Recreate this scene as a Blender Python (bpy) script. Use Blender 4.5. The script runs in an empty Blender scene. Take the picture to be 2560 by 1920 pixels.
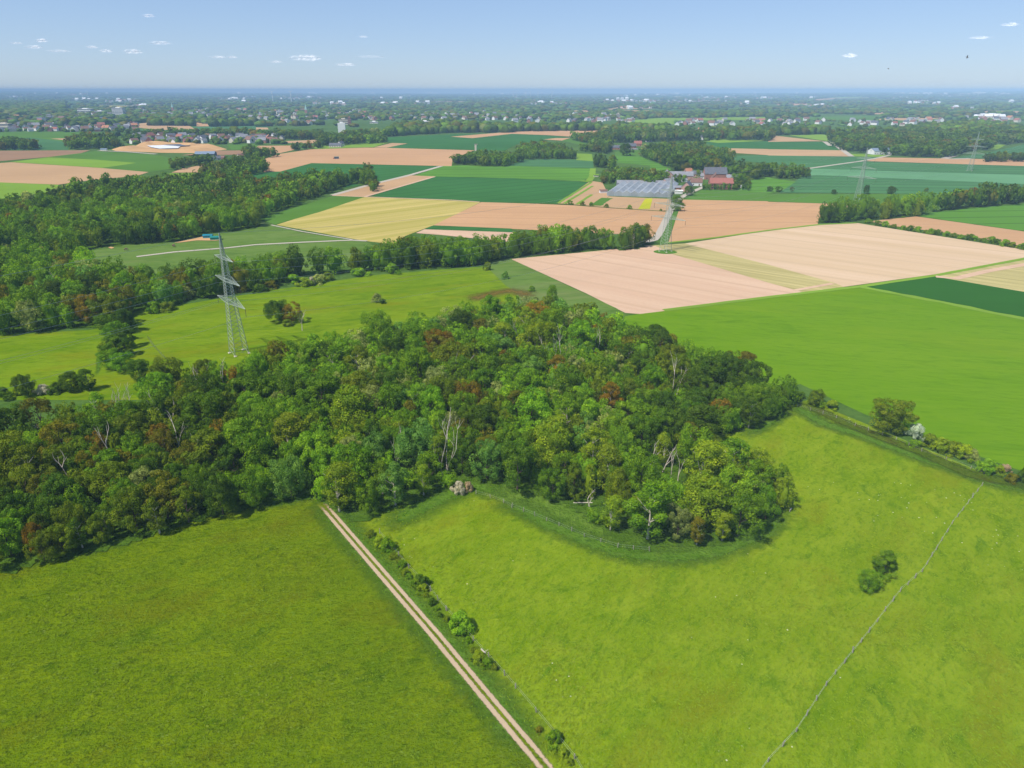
import bpy, bmesh, math, random
import numpy as np
from mathutils import Vector, Matrix, noise as mnoise

SC = bpy.context.scene
COL = SC.collection
R = math.radians

# ------------------------------------------------------------------ camera
FPX, CH = 1706.0, 100.0                     # focal length in photo pixels, camera height (m)
PITCH = math.atan((960 - 225) / FPX)
CP, SP = math.cos(PITCH), math.sin(PITCH)
cd = bpy.data.cameras.new('camera'); cam = bpy.data.objects.new('camera', cd); COL.objects.link(cam)
cam.location = (0, 0, CH); cam.rotation_euler = (math.pi / 2 - PITCH, 0, 0)
cd.sensor_width = 36.0; cd.lens = 36.0 * FPX / 2560.0
cd.clip_start = 0.5; cd.clip_end = 120000
SC.camera = cam

# ------------------------------------------------------------------ sky, sun, exposure
SUN_EL = R(56); SH_AZ = R(38)               # shadows run to the right and away, SH_AZ off the picture plane
sv = Vector((-math.cos(SH_AZ) * math.cos(SUN_EL), -math.sin(SH_AZ) * math.cos(SUN_EL), math.sin(SUN_EL)))
w = bpy.data.worlds.new('World'); SC.world = w; w.use_nodes = True
nt = w.node_tree; nt.nodes.clear()
out = nt.nodes.new('ShaderNodeOutputWorld'); bg = nt.nodes.new('ShaderNodeBackground')
sky = nt.nodes.new('ShaderNodeTexSky'); sky.sky_type = 'NISHITA'; sky.sun_disc = False
sky.sun_elevation = SUN_EL; sky.sun_rotation = math.atan2(sv.x, sv.y)
sky.altitude = 100; sky.air_density = 0.9; sky.dust_density = 0.2; sky.ozone_density = 4.5
bg.inputs[1].default_value = 0.102
mxs = nt.nodes.new('ShaderNodeMix'); mxs.data_type = 'RGBA'; mxs.blend_type = 'MULTIPLY'; mxs.inputs[0].default_value = 1
mxs.inputs[7].default_value = (1.52, 1.76, 2.19, 1); gm = nt.nodes.new('ShaderNodeGamma'); gm.inputs[1].default_value = .6   # humid air: a flatter, paler sky
nt.links.new(sky.outputs[0], gm.inputs[0]); nt.links.new(gm.outputs[0], mxs.inputs[6]); nt.links.new(mxs.outputs[2], bg.inputs[0]); nt.links.new(bg.outputs[0], out.inputs[0])
ld = bpy.data.lights.new('sun', 'SUN'); ld.energy = 4.4; ld.angle = R(0.53); ld.color = (1.0, 0.955, 0.88)
sun = bpy.data.objects.new('sun', ld); COL.objects.link(sun)
sun.rotation_euler = sv.to_track_quat('Z', 'Y').to_euler()
SC.view_settings.view_transform = 'Standard'; SC.view_settings.look = 'None'
SC.view_settings.exposure = 0.27; SC.view_settings.gamma = 1.0
SC.cycles.max_bounces = 5; SC.cycles.diffuse_bounces = 3; SC.cycles.glossy_bounces = 2
SC.cycles.transmission_bounces = 3; SC.cycles.volume_bounces = 0; SC.cycles.transparent_max_bounces = 48
SC.cycles.use_denoising = True

rng = random.Random(7); nrg = np.random.default_rng(11)

# ------------------------------------------------------------------ where a point of the photo lies on the land
REG = {'s1': (0, 200, .28933), 's2': (640, 200, .28933), 's3': (1280, 200, .28933), 's4': (1920, 200, .28933),
       'm1': (0, 460, .28933), 'm2': (640, 460, .28933), 'm3': (1280, 400, .28933), 'm4': (1920, 400, .28933),
       'b1': (0, 900, .32553), 'b2': (640, 900, .32553), 'b3': (1280, 840, .36158), 'b4': (1920, 840, .36158),
       'c1': (0, 1400, .57866), 'c2': (1280, 1400, .57866), 'F': (0, 0, 1.15732), 'h': (1500, 400, .18083),
       'p': (520, 560, .217), 't': (900, 1300, .22604), 'S': (0, 0, 1.0)}

def smooth(a, b, x):
    t = min(1, max(0, (x - a) / (b - a))); return t * t * (3 - 2 * t)

def gz(x, y):                                # the land rises slightly far out at both sides
    if y < 6000: return 0.0
    a = abs(x) / y
    return 90.0 * smooth(6000, 21000, y) * smooth(.05, .95, a)

def at(reg, X, Y, z=0.0):
    ox, oy, k = REG[reg]; px, py = ox + X * k, oy + Y * k
    dx, dy = (px - 1280) / FPX, (960 - py) / FPX
    d = Vector((dx, CP + dy * SP, -SP + dy * CP))
    if d.z > -0.0035: d.z = -0.0035
    t = (z - CH) / d.z
    p = Vector((0, 0, CH)) + d * t
    if p.y > 6000:
        for _ in range(12):
            g = gz(p.x, p.y); t = 0.5 * t + 0.5 * (z + g - CH) / d.z if z + g < CH - 2 else t * .9
            p = Vector((0, 0, CH)) + d * t
    return p

def proj(p):                                 # back to photo pixels (used only to order labels and pick the largest)
    v = p - Vector((0, 0, CH)); f = v.y * CP - v.z * SP; u = v.y * SP + v.z * CP
    return 1280 + FPX * v.x / f, 960 - FPX * u / f, f

def poly(spec, z=0.0):
    """'m1 0,10 5,6 | s2 3,4@15' -> world points; @z unprojects at that height"""
    pts, reg = [], 'S'
    for tok in spec.replace('|', ' ').split():
        if ',' not in tok: reg = tok; continue
        zz = z
        if '@' in tok: tok, q = tok.split('@'); zz = float(q)
        a, b = tok.split(','); pts.append(at(reg, float(a), float(b), zz))
    return pts

# ------------------------------------------------------------------ object helpers
def tag(o, label=None, cat=None, group=None, kind=None):
    if label: o['label'] = label
    if cat: o['category'] = cat
    if group: o['group'] = group
    if kind: o['kind'] = kind
    return o

def link(name, me, parent=None):
    o = bpy.data.objects.new(name, me); COL.objects.link(o)
    if parent is not None: o.parent = parent
    return o

def thing(name, label, cat, loc, rz=0, group=None):
    o = bpy.data.objects.new(name, None); COL.objects.link(o)
    o.location = loc; o.rotation_euler = (0, 0, rz); o.empty_display_size = 1
    return tag(o, label, cat, group)

class MB:
    def __init__(s): s.v = []; s.f = []; s.m = []
    def face(s, pts, m=0):
        n = len(s.v); s.v += [tuple(p) for p in pts]; s.f.append(tuple(range(n, n + len(pts)))); s.m.append(m)
    def box(s, x0, x1, y0, y1, z0, z1, m=0, M=None):
        c = [Vector(p) for p in ((x0, y0, z0), (x1, y0, z0), (x1, y1, z0), (x0, y1, z0), (x0, y0, z1), (x1, y0, z1), (x1, y1, z1), (x0, y1, z1))]
        if M: c = [M @ p for p in c]
        n = len(s.v); s.v += [tuple(p) for p in c]
        for q in ((3, 2, 1, 0), (4, 5, 6, 7), (0, 1, 5, 4), (1, 2, 6, 5), (2, 3, 7, 6), (3, 0, 4, 7)):
            s.f.append(tuple(n + i for i in q)); s.m.append(m)
    def tube(s, a, b, r0, r1=None, n=5, m=0):
        a, b = Vector(a), Vector(b); r1 = r0 if r1 is None else r1
        d = (b - a)
        if d.length < 1e-6: return
        q = d.to_track_quat('Z', 'Y'); k = len(s.v)
        for p, r in ((a, r0), (b, r1)):
            for i in range(n):
                t = 2 * math.pi * i / n
                s.v.append(tuple(p + q @ Vector((r * math.cos(t), r * math.sin(t), 0))))
        for i in range(n):
            j = (i + 1) % n; s.f.append((k + i, k + j, k + n + j, k + n + i)); s.m.append(m)
        s.f.append(tuple(k + n + i for i in range(n))); s.m.append(m)
        s.f.append(tuple(k + n - 1 - i for i in range(n))); s.m.append(m)
    def build(s, name, mats, parent=None, smooth_=False):
        me = bpy.data.meshes.new(name); me.from_pydata(s.v, [], s.f); me.update()
        for mt in (mats if isinstance(mats, (list, tuple)) else [mats]): me.materials.append(mt)
        if any(s.m): me.polygons.foreach_set('material_index', s.m)
        if smooth_: me.polygons.foreach_set('use_smooth', [True] * len(s.f))
        return link(name, me, parent)

def np_mesh(name, V, Q, mats, var=None, tint=None):
    """V (n,3), Q (m,3 or 4) as numpy"""
    me = bpy.data.meshes.new(name); n, k = Q.shape
    me.vertices.add(len(V)); me.vertices.foreach_set('co', V.astype(np.float32).ravel())
    me.loops.add(n * k); me.loops.foreach_set('vertex_index', Q.astype(np.int32).ravel())
    me.polygons.add(n); me.polygons.foreach_set('loop_start', np.arange(0, n * k, k, dtype=np.int32))
    me.update(calc_edges=True)
    if var is not None:
        a = me.attributes.new('var', 'FLOAT', 'FACE'); a.data.foreach_set('value', var.astype(np.float32))
    if tint is not None:
        a = me.attributes.new('tint', 'FLOAT_COLOR', 'FACE')
        a.data.foreach_set('color', np.concatenate([tint, np.ones((len(tint), 1))], 1).astype(np.float32).ravel())
    for m in mats: me.materials.append(m)
    return me

# ------------------------------------------------------------------ materials
class NT:
    def __init__(s, name, rough=0.9, spec=0.15):
        s.m = bpy.data.materials.new(name); s.m.use_nodes = True; s.t = s.m.node_tree; s.t.nodes.clear()
        s.out = s.t.nodes.new('ShaderNodeOutputMaterial'); s.b = s.t.nodes.new('ShaderNodeBsdfPrincipled')
        s.b.inputs['Roughness'].default_value = rough; s.b.inputs['Specular IOR Level'].default_value = spec
        s.L(s.b.outputs[0], s.out.inputs[0]); s._o = None
    def N(s, ty, **kw):
        n = s.t.nodes.new(ty)
        for k, v in kw.items(): setattr(n, k, v)
        return n
    def L(s, a, b): s.t.links.new(a, b)
    def obj(s):
        if not s._o: s._o = s.N('ShaderNodeTexCoord').outputs['Object']
        return s._o
    def mapped(s, scale, rot=0):
        m = s.N('ShaderNodeMapping'); m.inputs['Scale'].default_value = scale
        r = s.N('ShaderNodeVectorRotate', rotation_type='Z_AXIS'); r.inputs['Angle'].default_value = -rot
        s.L(s.obj(), r.inputs['Vector']); s.L(r.outputs[0], m.inputs[0]); return m.outputs[0]
    def noise(s, scale, detail=3, rough=.55, vec=None, dist=0):
        n = s.N('ShaderNodeTexNoise'); n.inputs['Scale'].default_value = scale
        n.inputs['Detail'].default_value = detail; n.inputs['Roughness'].default_value = rough
        n.inputs['Distortion'].default_value = dist
        s.L(vec if vec is not None else s.obj(), n.inputs['Vector']); return n.outputs['Fac']
    def ramp(s, fac, lo, hi):
        n = s.N('ShaderNodeMapRange'); n.inputs[1].default_value = lo; n.inputs[2].default_value = hi
        s.L(fac, n.inputs[0]); return n.outputs[0]
    def mix(s, fac, a, b, mode='MIX'):
        n = s.N('ShaderNodeMix', data_type='RGBA', blend_type=mode)
        for i, v in ((0, fac), (6, a), (7, b)):
            if isinstance(v, (int, float)): n.inputs[i].default_value = v
            elif isinstance(v, (tuple, list)): n.inputs[i].default_value = (*v[:3], 1)
            else: s.L(v, n.inputs[i])
        return n.outputs[2]
    def base(s, c):
        if isinstance(c, (tuple, list)): s.b.inputs['Base Color'].default_value = (*c, 1)
        else: s.L(c, s.b.inputs['Base Color'])
    def bump(s, h, strength, dist):
        n = s.N('ShaderNodeBump'); n.inputs['Strength'].default_value = strength; n.inputs['Distance'].default_value = dist
        s.L(h, n.inputs['Height']); s.L(n.outputs[0], s.b.inputs['Normal'])

def sc(c, k): return tuple(min(1, v * k) for v in c)

def m_plain(name, c, rough=.8, var=.12, scale=.6, metal=0, spec=.3):
    n = NT(name, rough, spec); n.b.inputs['Metallic'].default_value = metal
    n.base(n.mix(n.ramp(n.noise(scale, 4), .3, .7), sc(c, 1 - var), sc(c, 1 + var))); return n.m

def m_grass(name, dark, mid, light, big=.02, med=.16, fine=1.1, rot=0.0, stretch=1.0, bump=.5, brown=None, flower=None):
    """meadow: patches tens of metres wide, tufts, fine grain and bump; stretch draws the tufts out along rot"""
    n = NT(name, 1.0, .0)
    v = n.mapped((1.0 / stretch, 1.0, 1.0), rot)
    a = n.noise(big, 4, .6); b = n.noise(med, 5, .65, v, .6); c = n.noise(fine, 4, .7, v)
    col = n.mix(n.ramp(a, .35, .65), mid, n.mix(.5, mid, light))
    col = n.mix(n.ramp(b, .42, .72), col, light)
    col = n.mix(n.ramp(n.noise(med * 1.7, 5, .7, v, 1.0), .52, .74), col, dark)
    col = n.mix(n.ramp(c, .5, .8), col, dark)
    col = n.mix(n.ramp(n.noise(fine * .55, 3, .7, v), .56, .8), col, light)
    if brown: col = n.mix(n.ramp(n.noise(big * 2.3, 5, .7, v), .52, .72), col, brown)
    if flower:
        vo = n.N('ShaderNodeTexVoronoi'); vo.inputs['Scale'].default_value = .55; n.L(n.obj(), vo.inputs['Vector'])
        lt = n.N('ShaderNodeMath', operation='LESS_THAN'); lt.inputs[1].default_value = .09; n.L(vo.outputs['Distance'], lt.inputs[0])
        mu = n.N('ShaderNodeMath', operation='MULTIPLY'); n.L(lt.outputs[0], mu.inputs[0]); n.L(n.ramp(n.noise(.03, 3), .56, .6), mu.inputs[1])
        col = n.mix(mu.outputs[0], col, flower)
    n.base(col)
    add = n.N('ShaderNodeMath', operation='ADD'); n.L(b, add.inputs[0]); n.L(c, add.inputs[1])
    n.bump(add.outputs[0], bump, 1.2); return n.m

def m_crop(name, base, var=.12, rot=0.0, row=3.0, rowamt=.1, broad=30.0, broadamt=.15, second=None, fine=.8, tram=0, tramc=None, bump=.25):
    """sown or bare field: rows along rot, broad machine passes, soil mottling, optional tramlines"""
    n = NT(name, 1.0, .0)
    v = n.mapped((.004, 1.0, 1.0), rot); v2 = n.mapped((.02, 1.0, 1.0), rot)
    col = n.mix(n.ramp(n.noise(.006, 5, .6), .35, .65), sc(base, 1 - var), sc(base, 1 + var))
    c2 = second or sc(base, 1 - 2 * var)
    br = n.N('ShaderNodeMath', operation='MULTIPLY'); br.inputs[1].default_value = broadamt * 2
    n.L(n.ramp(n.noise(1.0 / broad, 3, .6, v), .4, .65), br.inputs[0]); col = n.mix(br.outputs[0], col, c2)
    rw = n.N('ShaderNodeMath', operation='MULTIPLY'); rw.inputs[1].default_value = rowamt * 2
    n.L(n.ramp(n.noise(1.0 / row, 2, .6, v2), .42, .65), rw.inputs[0]); col = n.mix(rw.outputs[0], col, c2)
    col = n.mix(n.ramp(n.noise(fine, 4, .7), .45, .8), col, n.mix(.45, col, c2))
    if tram:
        w_ = n.N('ShaderNodeTexWave', wave_type='BANDS', bands_direction='Y'); w_.inputs['Scale'].default_value = 1.0
        n.L(n.mapped((.0, .314 / tram, 0), rot), w_.inputs['Vector'])
        col = n.mix(n.ramp(w_.outputs['Fac'], .94, .99), col, tramc or sc(base, .55))
    n.base(col); n.bump(n.noise(fine * 1.5, 3, .7, v2), bump, .5); return n.m

def leaf_material(name, per_object):
    n = NT(name)
    if per_object:
        src = n.N('ShaderNodeObjectInfo').outputs['Color']
    else:
        src = n.N('ShaderNodeAttribute', attribute_name='tint').outputs['Color']
    va = n.N('ShaderNodeAttribute', attribute_name='var').outputs['Fac']
    hs = n.N('ShaderNodeHueSaturation'); n.L(src, hs.inputs['Color']); n.L(va, hs.inputs['Value'])
    mr = n.N('ShaderNodeMapRange'); mr.inputs[1].default_value = .6; mr.inputs[2].default_value = 1.5
    mr.inputs[3].default_value = .525; mr.inputs[4].default_value = .475
    n.L(va, mr.inputs[0]); n.L(mr.outputs[0], hs.inputs['Hue'])
    n.t.nodes.remove(n.b)
    d = n.N('ShaderNodeBsdfDiffuse'); t = n.N('ShaderNodeBsdfTranslucent'); g = n.N('ShaderNodeBsdfGlossy')
    g.inputs['Roughness'].default_value = .5; g.inputs['Color'].default_value = (.8, .85, .8, 1)
    m1 = n.N('ShaderNodeMixShader'); m1.inputs[0].default_value = .35
    m2 = n.N('ShaderNodeMixShader'); m2.inputs[0].default_value = .008
    tc = n.mix(1.0, hs.outputs[0], (1.15, 1.2, .45), 'MULTIPLY')
    n.L(hs.outputs[0], d.inputs[0]); n.L(tc, t.inputs[0])
    n.L(d.outputs[0], m1.inputs[1]); n.L(t.outputs[0], m1.inputs[2])
    n.L(m1.outputs[0], m2.inputs[1]); n.L(g.outputs[0], m2.inputs[2]); n.L(m2.outputs[0], n.out.inputs[0])
    return n.m

M_LEAF = leaf_material('leaves', True); M_LEAFT = leaf_material('leaves_mass', False)
M_BARK = m_plain('bark', (.10, .075, .05), .9, .3, 2.0)
M_PALEBARK = m_plain('pale_bark', (.50, .44, .34), .8, .25, 1.5)
M_STEEL = m_plain('galvanised_steel', (.34, .39, .32), .6, .15, .5)
M_GLASSY = m_plain('insulator_brown', (.09, .06, .05), .3, .1)
M_CABLE = m_plain('cable', (.50, .51, .48), .5, .05)
M_WOOD = m_plain('weathered_wood', (.30, .27, .21), .9, .25, 3.0)
M_WHITE = m_plain('white_render', (.78, .76, .72), .8, .06, .3)
M_CREAM = m_plain('cream_render', (.62, .55, .43), .85, .1, .3)
M_BRICK = m_plain('red_brick', (.36, .17, .12), .9, .2, 1.5)
M_PINKBRICK = m_plain('pale_brick', (.50, .30, .24), .9, .15, 1.5)
M_SLATE = m_plain('dark_slate', (.11, .115, .13), .7, .2, .5)
M_GREYROOF = m_plain('grey_roof', (.24, .24, .25), .75, .15, .4)
M_REDROOF = m_plain('red_tiles', (.32, .12, .09), .8, .15, .8)
M_ORROOF = m_plain('orange_tiles', (.44, .19, .10), .8, .15, .8)
M_BROWNROOF = m_plain('brown_tiles', (.20, .11, .08), .8, .2, .8)
M_DARKWIN = m_plain('window_glass', (.03, .04, .05), .15, .1, spec=.6)
M_BLUEROOF = m_plain('blue_grey_sheet', (.25, .31, .38), .45, .1, .3, metal=.3)
M_TEAL = m_plain('teal_sheet', (.01, .19, .16), .5, .1)
M_BLUE = m_plain('blue_sheet', (.01, .20, .27), .5, .1)
M_COPPER = m_plain('green_copper', (.30, .50, .42), .7, .1)

# ------------------------------------------------------------------ the land
M_LAND = m_grass('country_grass', (.030, .070, .012), (.055, .115, .018), (.095, .165, .03), .003, .02, .3, 0, 1, .2)
def fade_edges(mat, lo=.62, hi=1.12, ns=.45):
    t = mat.node_tree; N = t.nodes.new; o = next(n for n in t.nodes if n.type == 'OUTPUT_MATERIAL'); b = next(n for n in t.nodes if n.type == 'BSDF_PRINCIPLED')
    at_ = N('ShaderNodeAttribute'); at_.attribute_name = 'fade'; tc = N('ShaderNodeTexCoord'); no = N('ShaderNodeTexNoise'); no.inputs['Scale'].default_value = ns; no.inputs['Detail'].default_value = 6; no.inputs['Roughness'].default_value = .7
    t.links.new(tc.outputs['Object'], no.inputs['Vector']); ad = N('ShaderNodeMath'); ad.operation = 'ADD'; t.links.new(at_.outputs['Fac'], ad.inputs[0]); t.links.new(no.outputs['Fac'], ad.inputs[1])
    mr = N('ShaderNodeMapRange'); mr.inputs[1].default_value = lo; mr.inputs[2].default_value = hi; t.links.new(ad.outputs[0], mr.inputs[0])
    tr = N('ShaderNodeBsdfTransparent'); mx = N('ShaderNodeMixShader'); t.links.new(mr.outputs[0], mx.inputs[0]); t.links.new(tr.outputs[0], mx.inputs[1]); t.links.new(b.outputs[0], mx.inputs[2]); t.links.new(mx.outputs[0], o.inputs[0])
GR_DIR = R(38)
M_MEADOW_L = m_grass('meadow_left', (.050, .108, .001), (.110, .178, .001), (.168, .230, .002), .022, .16, 1.0, R(25), 1.8, 1.0, (.130, .150, .002))
M_MEADOW_R = m_grass('meadow_right', (.072, .155, .001), (.136, .219, .001), (.218, .288, .012), .02, .12, .8, R(50), 1.8, .7, (.165, .190, .004), (.55, .55, .35))
M_MEADOW_M = m_grass('meadow_middle', (.062, .135, .001), (.112, .195, .001), (.185, .260, .008), .02, .08, .5, R(15), 3.0, .7, (.165, .19, .004))
M_VERGE = m_grass('verge_grass', (.045, .110, .005), (.085, .185, .008), (.14, .245, .025), .05, .25, 1.2, 0, 1, .9)
M_PALEVERGE = m_grass('pale_verge', (.11, .18, .02), (.16, .24, .04), (.27, .33, .11), .05, .35, 1.4, 0, 1, .8)
M_BRACKEN = m_grass('bracken', (.10, .11, .01), (.20, .13, .02), (.26, .18, .05), .05, .5, 1.5, 0, 1, .9)
fade_edges(M_BRACKEN, .85, 1.6, .25)
M_ROUGH = m_grass('rough_grass', (.040, .080, .003), (.078, .135, .004), (.13, .18, .015), .06, .4, 1.6, 0, 1, .9, (.11, .085, .02))
fade_edges(M_VERGE, .6, 1.4); fade_edges(M_PALEVERGE, .95, 1.7); fade_edges(M_ROUGH)
M_BRIGHT = m_grass('bright_crop', (.075, .170, .002), (.105, .215, .002), (.135, .240, .006), .008, .04, .5, R(-12), 4.0, .25, (.15, .24, .006))
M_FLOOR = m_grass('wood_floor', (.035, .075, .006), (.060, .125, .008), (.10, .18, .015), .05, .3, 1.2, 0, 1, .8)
M_GREYGREEN = m_grass('grey_pasture', (.058, .120, .015), (.092, .165, .022), (.14, .21, .045), .01, .05, .4, R(10), 4.0, .3, (.16, .19, .06))
M_GREEN = m_crop('green_crop', (.085, .185, .022), .12, R(30), 6, .08, 40, .15)
M_DKGREEN = m_crop('dark_green_crop', (.042, .145, .030), .12, R(37), 6, .06, 30, .2, tram=24, tramc=(.03, .10, .02))
M_DKGREEN2 = m_crop('deep_green_crop', (.028, .105, .012), .10, R(-10), 5, .08, 30, .12)
M_TEALGREEN = m_crop('blue_green_crop', (.070, .180, .060), .14, R(-5), 6, .08, 40, .3, tram=26)
M_PALETEAL = m_crop('pale_blue_green_crop', (.12, .27, .12), .10, R(-5), 6, .08, 40, .18)
M_LIME = m_crop('lime_crop', (.18, .30, .03), .12, R(10), 8, .1, 40, .2)
M_LGREEN = m_crop('light_green_crop', (.105, .25, .025), .14, R(5), 8, .1, 40, .3, tram=30)
M_CREAMSOIL = m_crop('cream_soil', (.58, .40, .265), .07, R(-38), 4, .16, 26, .26, (.48, .30, .19), .5, bump=.12, tram=24, tramc=(.50, .335, .215))
M_CREAMSOIL2 = m_crop('cream_stubble', (.58, .42, .275), .06, R(-38), 3.2, .22, 22, .38, (.50, .355, .20), .6, bump=.15, tram=24, tramc=(.50, .36, .22))
M_PINKSOIL = m_crop('pink_soil', (.50, .295, .15), .08, R(-5), 6, .10, 40, .22, (.41, .235, .115), .3, bump=.1, tram=30, tramc=(.44, .255, .13))
M_TANSOIL = m_crop('tan_soil', (.46, .29, .15), .07, R(20), 8, .08, 50, .2, (.38, .24, .125), .2, bump=.1)
M_BROWNSOIL = m_crop('brown_soil', (.30, .18, .10), .1, R(20), 8, .08, 50, .2, None, .2, bump=.1)
M_WHEAT = m_crop('golden_crop', (.50, .39, .13), .08, R(41), 5, .22, 14, .5, (.33, .29, .06), .5, bump=.15)
M_STRAW = m_crop('straw_residue', (.52, .43, .19), .08, R(-38), 1.6, .3, 9, .3, (.27, .24, .08), 1.3, bump=.6)
M_YELLOW = m_crop('yellow_flowers', (.46, .43, .02), .12, R(60), 2, .2, 9, .2, (.3, .35, .02), 1.0)
M_TRACK = m_crop('gravel_track', (.50, .37, .235), .10, R(60), 1.5, .15, 8, .2, None, 1.6, bump=.4)
fade_edges(M_TRACK, .55, .95, 1.6)
M_ROAD = m_crop('pale_road', (.44, .39, .31), .06, 0, 2, .05, 10, .1, None, 1.0)
M_SAND = m_crop('sand', (.55, .34, .16), .12, R(10), 8, .1, 20, .3, (.42, .24, .10), .2)
M_PALE = m_plain('white_sheeting', (.72, .72, .72), .6, .05, .1)
M_DARKPOND = m_plain('dark_sheeting', (.10, .11, .13), .5, .2, .1)

def ground():
    xs = np.concatenate([np.linspace(-26000, -3000, 30), np.linspace(-2500, 2500, 11), np.linspace(3000, 26000, 30)])
    ys = np.concatenate([np.array([-1500, -600, 0, 600, 1500, 3000, 4500]), np.linspace(6000, 23000, 35)])
    V = [(x, y, gz(x, y) - .02) for y in ys for x in xs]; nx = len(xs)
    F = [(j * nx + i, j * nx + i + 1, (j + 1) * nx + i + 1, (j + 1) * nx + i) for j in range(len(ys) - 1) for i in range(nx - 1)]
    me = bpy.data.meshes.new('ground'); me.from_pydata(V, [], F); me.update(); me.materials.append(M_LAND)
    tag(link('ground', me), kind='structure')
ground()

LAYER = [0]
def field(name, mat, spec, lay=1, pts=None):
    """a sheet on the land; sheets further off are laid a little higher so that they stay distinct"""
    P = pts or poly(spec)
    d = min(p.y for p in P); LAYER[0] += 1
    h = lay * (.03 + max(0, d - 300) * 6e-5) + LAYER[0] * .0007
    bm = bmesh.new(); vs = [bm.verts.new((p.x, p.y, h + gz(p.x, p.y))) for p in P]
    bm.faces.new(vs); bmesh.ops.triangulate(bm, faces=bm.faces[:])
    for f in bm.faces:
        if f.normal.z < 0: f.normal_flip()
    me = bpy.data.meshes.new(name); bm.to_mesh(me); bm.free(); me.materials.append(mat)
    return tag(link(name, me), kind='structure')

def strip(name, mat, spec, width, lay=3, wob=0.0, pts=None):
    if mat in (M_VERGE, M_PALEVERGE, M_ROUGH, M_BRACKEN, M_TRACK): return soft_strip(name, mat, spec, width, lay, pts)
    P = pts or poly(spec); Q = []
    for a, b in zip(P, P[1:]):
        n = max(1, int((b - a).length / (1.2 if name == 'farm_track' else 6))) if wob else 1
        for i in range(n): Q.append(a.lerp(b, i / n))
    Q.append(P[-1]); Lf, Rt = [], []
    for i, p in enumerate(Q):
        d = (Q[min(i + 1, len(Q) - 1)] - Q[max(i - 1, 0)]); d.z = 0; d.normalize(); n = Vector((-d.y, d.x, 0))
        fq = .5 if name == 'farm_track' else .12; e1 = width / 2 + wob * mnoise.noise(Vector((p.x * fq, p.y * fq, 1))); e2 = width / 2 + wob * mnoise.noise(Vector((p.x * fq, p.y * fq, 9)))
        Lf.append(p + n * e1); Rt.append(p - n * e2)
    d = min(p.y for p in P); LAYER[0] += 1; h = lay * (.03 + max(0, d - 300) * 6e-5) + LAYER[0] * .0007
    me = bpy.data.meshes.new(name); k = len(Q)
    me.from_pydata([(p.x, p.y, h) for p in Lf] + [(p.x, p.y, h) for p in Rt], [], [(i, k + i, k + i + 1, i + 1) for i in range(k - 1)])
    me.update(); me.materials.append(mat)
    return tag(link(name, me), kind='structure')

def soft_strip(name, mat, spec, width, lay, pts=None):
    """a band of ranker grass that thins out into the meadow at both sides"""
    P = pts or poly(spec); Q = []
    for a, b in zip(P, P[1:]):
        n = max(1, int((b - a).length / 3))
        for i in range(n): Q.append(a.lerp(b, i / n))
    Q.append(P[-1]); V, fd = [], []; m = len(Q)
    for i, p in enumerate(Q):
        d = (Q[min(i + 3, m - 1)] - Q[max(i - 3, 0)]); d.z = 0; d.normalize(); n = Vector((-d.y, d.x, 0)); e = min(1, i / 3, (m - 1 - i) / 3)
        for k in range(7):
            f = k / 3 - 1; V.append(p + n * f * width * .8); fd.append((1 - abs(f)) * e)
    LAYER[0] += 1; h = lay * .03 + LAYER[0] * .0007
    me = bpy.data.meshes.new(name)
    me.from_pydata([(p.x, p.y, h) for p in V], [], [(i * 7 + k, i * 7 + k + 1, i * 7 + k + 8, i * 7 + k + 7) for i in range(m - 1) for k in range(6)])
    me.update(); a = me.attributes.new('fade', 'FLOAT', 'POINT'); a.data.foreach_set('value', fd); me.materials.append(mat)
    return tag(link(name, me), kind='structure')

# --- near meadows
field('meadow', M_MEADOW_L, 'F -700,1290 0,1215 440,1110 700,1075 | S 800,1250 1260,1755 1368,1920 1500,2300 -900,2400', 1)
field('meadow', M_MEADOW_R, 'S 820,1250 1000,1130 1600,1180 1850,1050 2020,1000 2480,1190 2700,1290 3300,2400 1500,2400 1340,1900', 1)
field('meadow', M_BRIGHT, 'm4 0,1190 810,1097 2212,1374 | S 3000,900 3300,1400 2560,1180 2290,1085 2160,1035 2000,960 1900,990 1600,880 1500,800 | m3 1100,1331 1640,1268', 1)
field('meadow', M_MEADOW_M, 'F -300,900 -300,700 0,725 200,712 290,690 | m1 1150,1100 1540,1050 1950,980 2212,945 | m2 0,940 400,880 1000,790 1600,740 1980,712 2160,860 2212,900 | m3 200,1230 | S 1400,900 600,1000 0,1000', 1)
field('verge', M_GREYGREEN, 'm2 1990,712 2000,650 2212,640 | m3 0,862 640,1160 900,1280 980,1330 | S 1560,800 1300,830 1290,730 1262,712', 2)
strip('verge', M_BRACKEN, 'm2 1790,1025 1900,985 2020,955 2140,930 2212,925 | m3 80,1150 200,1185 270,1200', 15, 3)
strip('verge', M_BRACKEN, 'm2 1960,1075 2060,1035 2190,1000', 14, 3)
# --- verges, fence strips and wood edge
M_WOODEDGE = m_grass('wood_edge_grass', (.045, .105, .005), (.095, .190, .010), (.16, .255, .03), .05, .25, 1.2, 0, 1, .9)
field('verge', M_WOODEDGE, 'S 1000,1280 1110,1245 1190,1215 1280,1265 1365,1305 1470,1350 1540,1375 1620,1392 1800,1392 1900,1350 1800,1200 1200,1150', 2)
strip('verge', M_VERGE, 'S 790,1240 960,1430 1115,1610 1240,1760 1370,1940', 7.5, 2, 1.6)
strip('verge', M_VERGE, 'b3 -200,1150 60,1190 250,1300 480,1400 700,1480 900,1520 1150,1530 1400,1490 1650,1400 1760,1330 1900,1150', 7, 3, 3.0)
strip('verge', M_VERGE, 'S 935,1330 1010,1290 1100,1245 1180,1215 1290,1240', 9, 2, 3.0)
strip('verge', M_VERGE, 'b3 1560,720 1700,640 | b4 60,560 200,480', 6, 2, 3)
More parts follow.
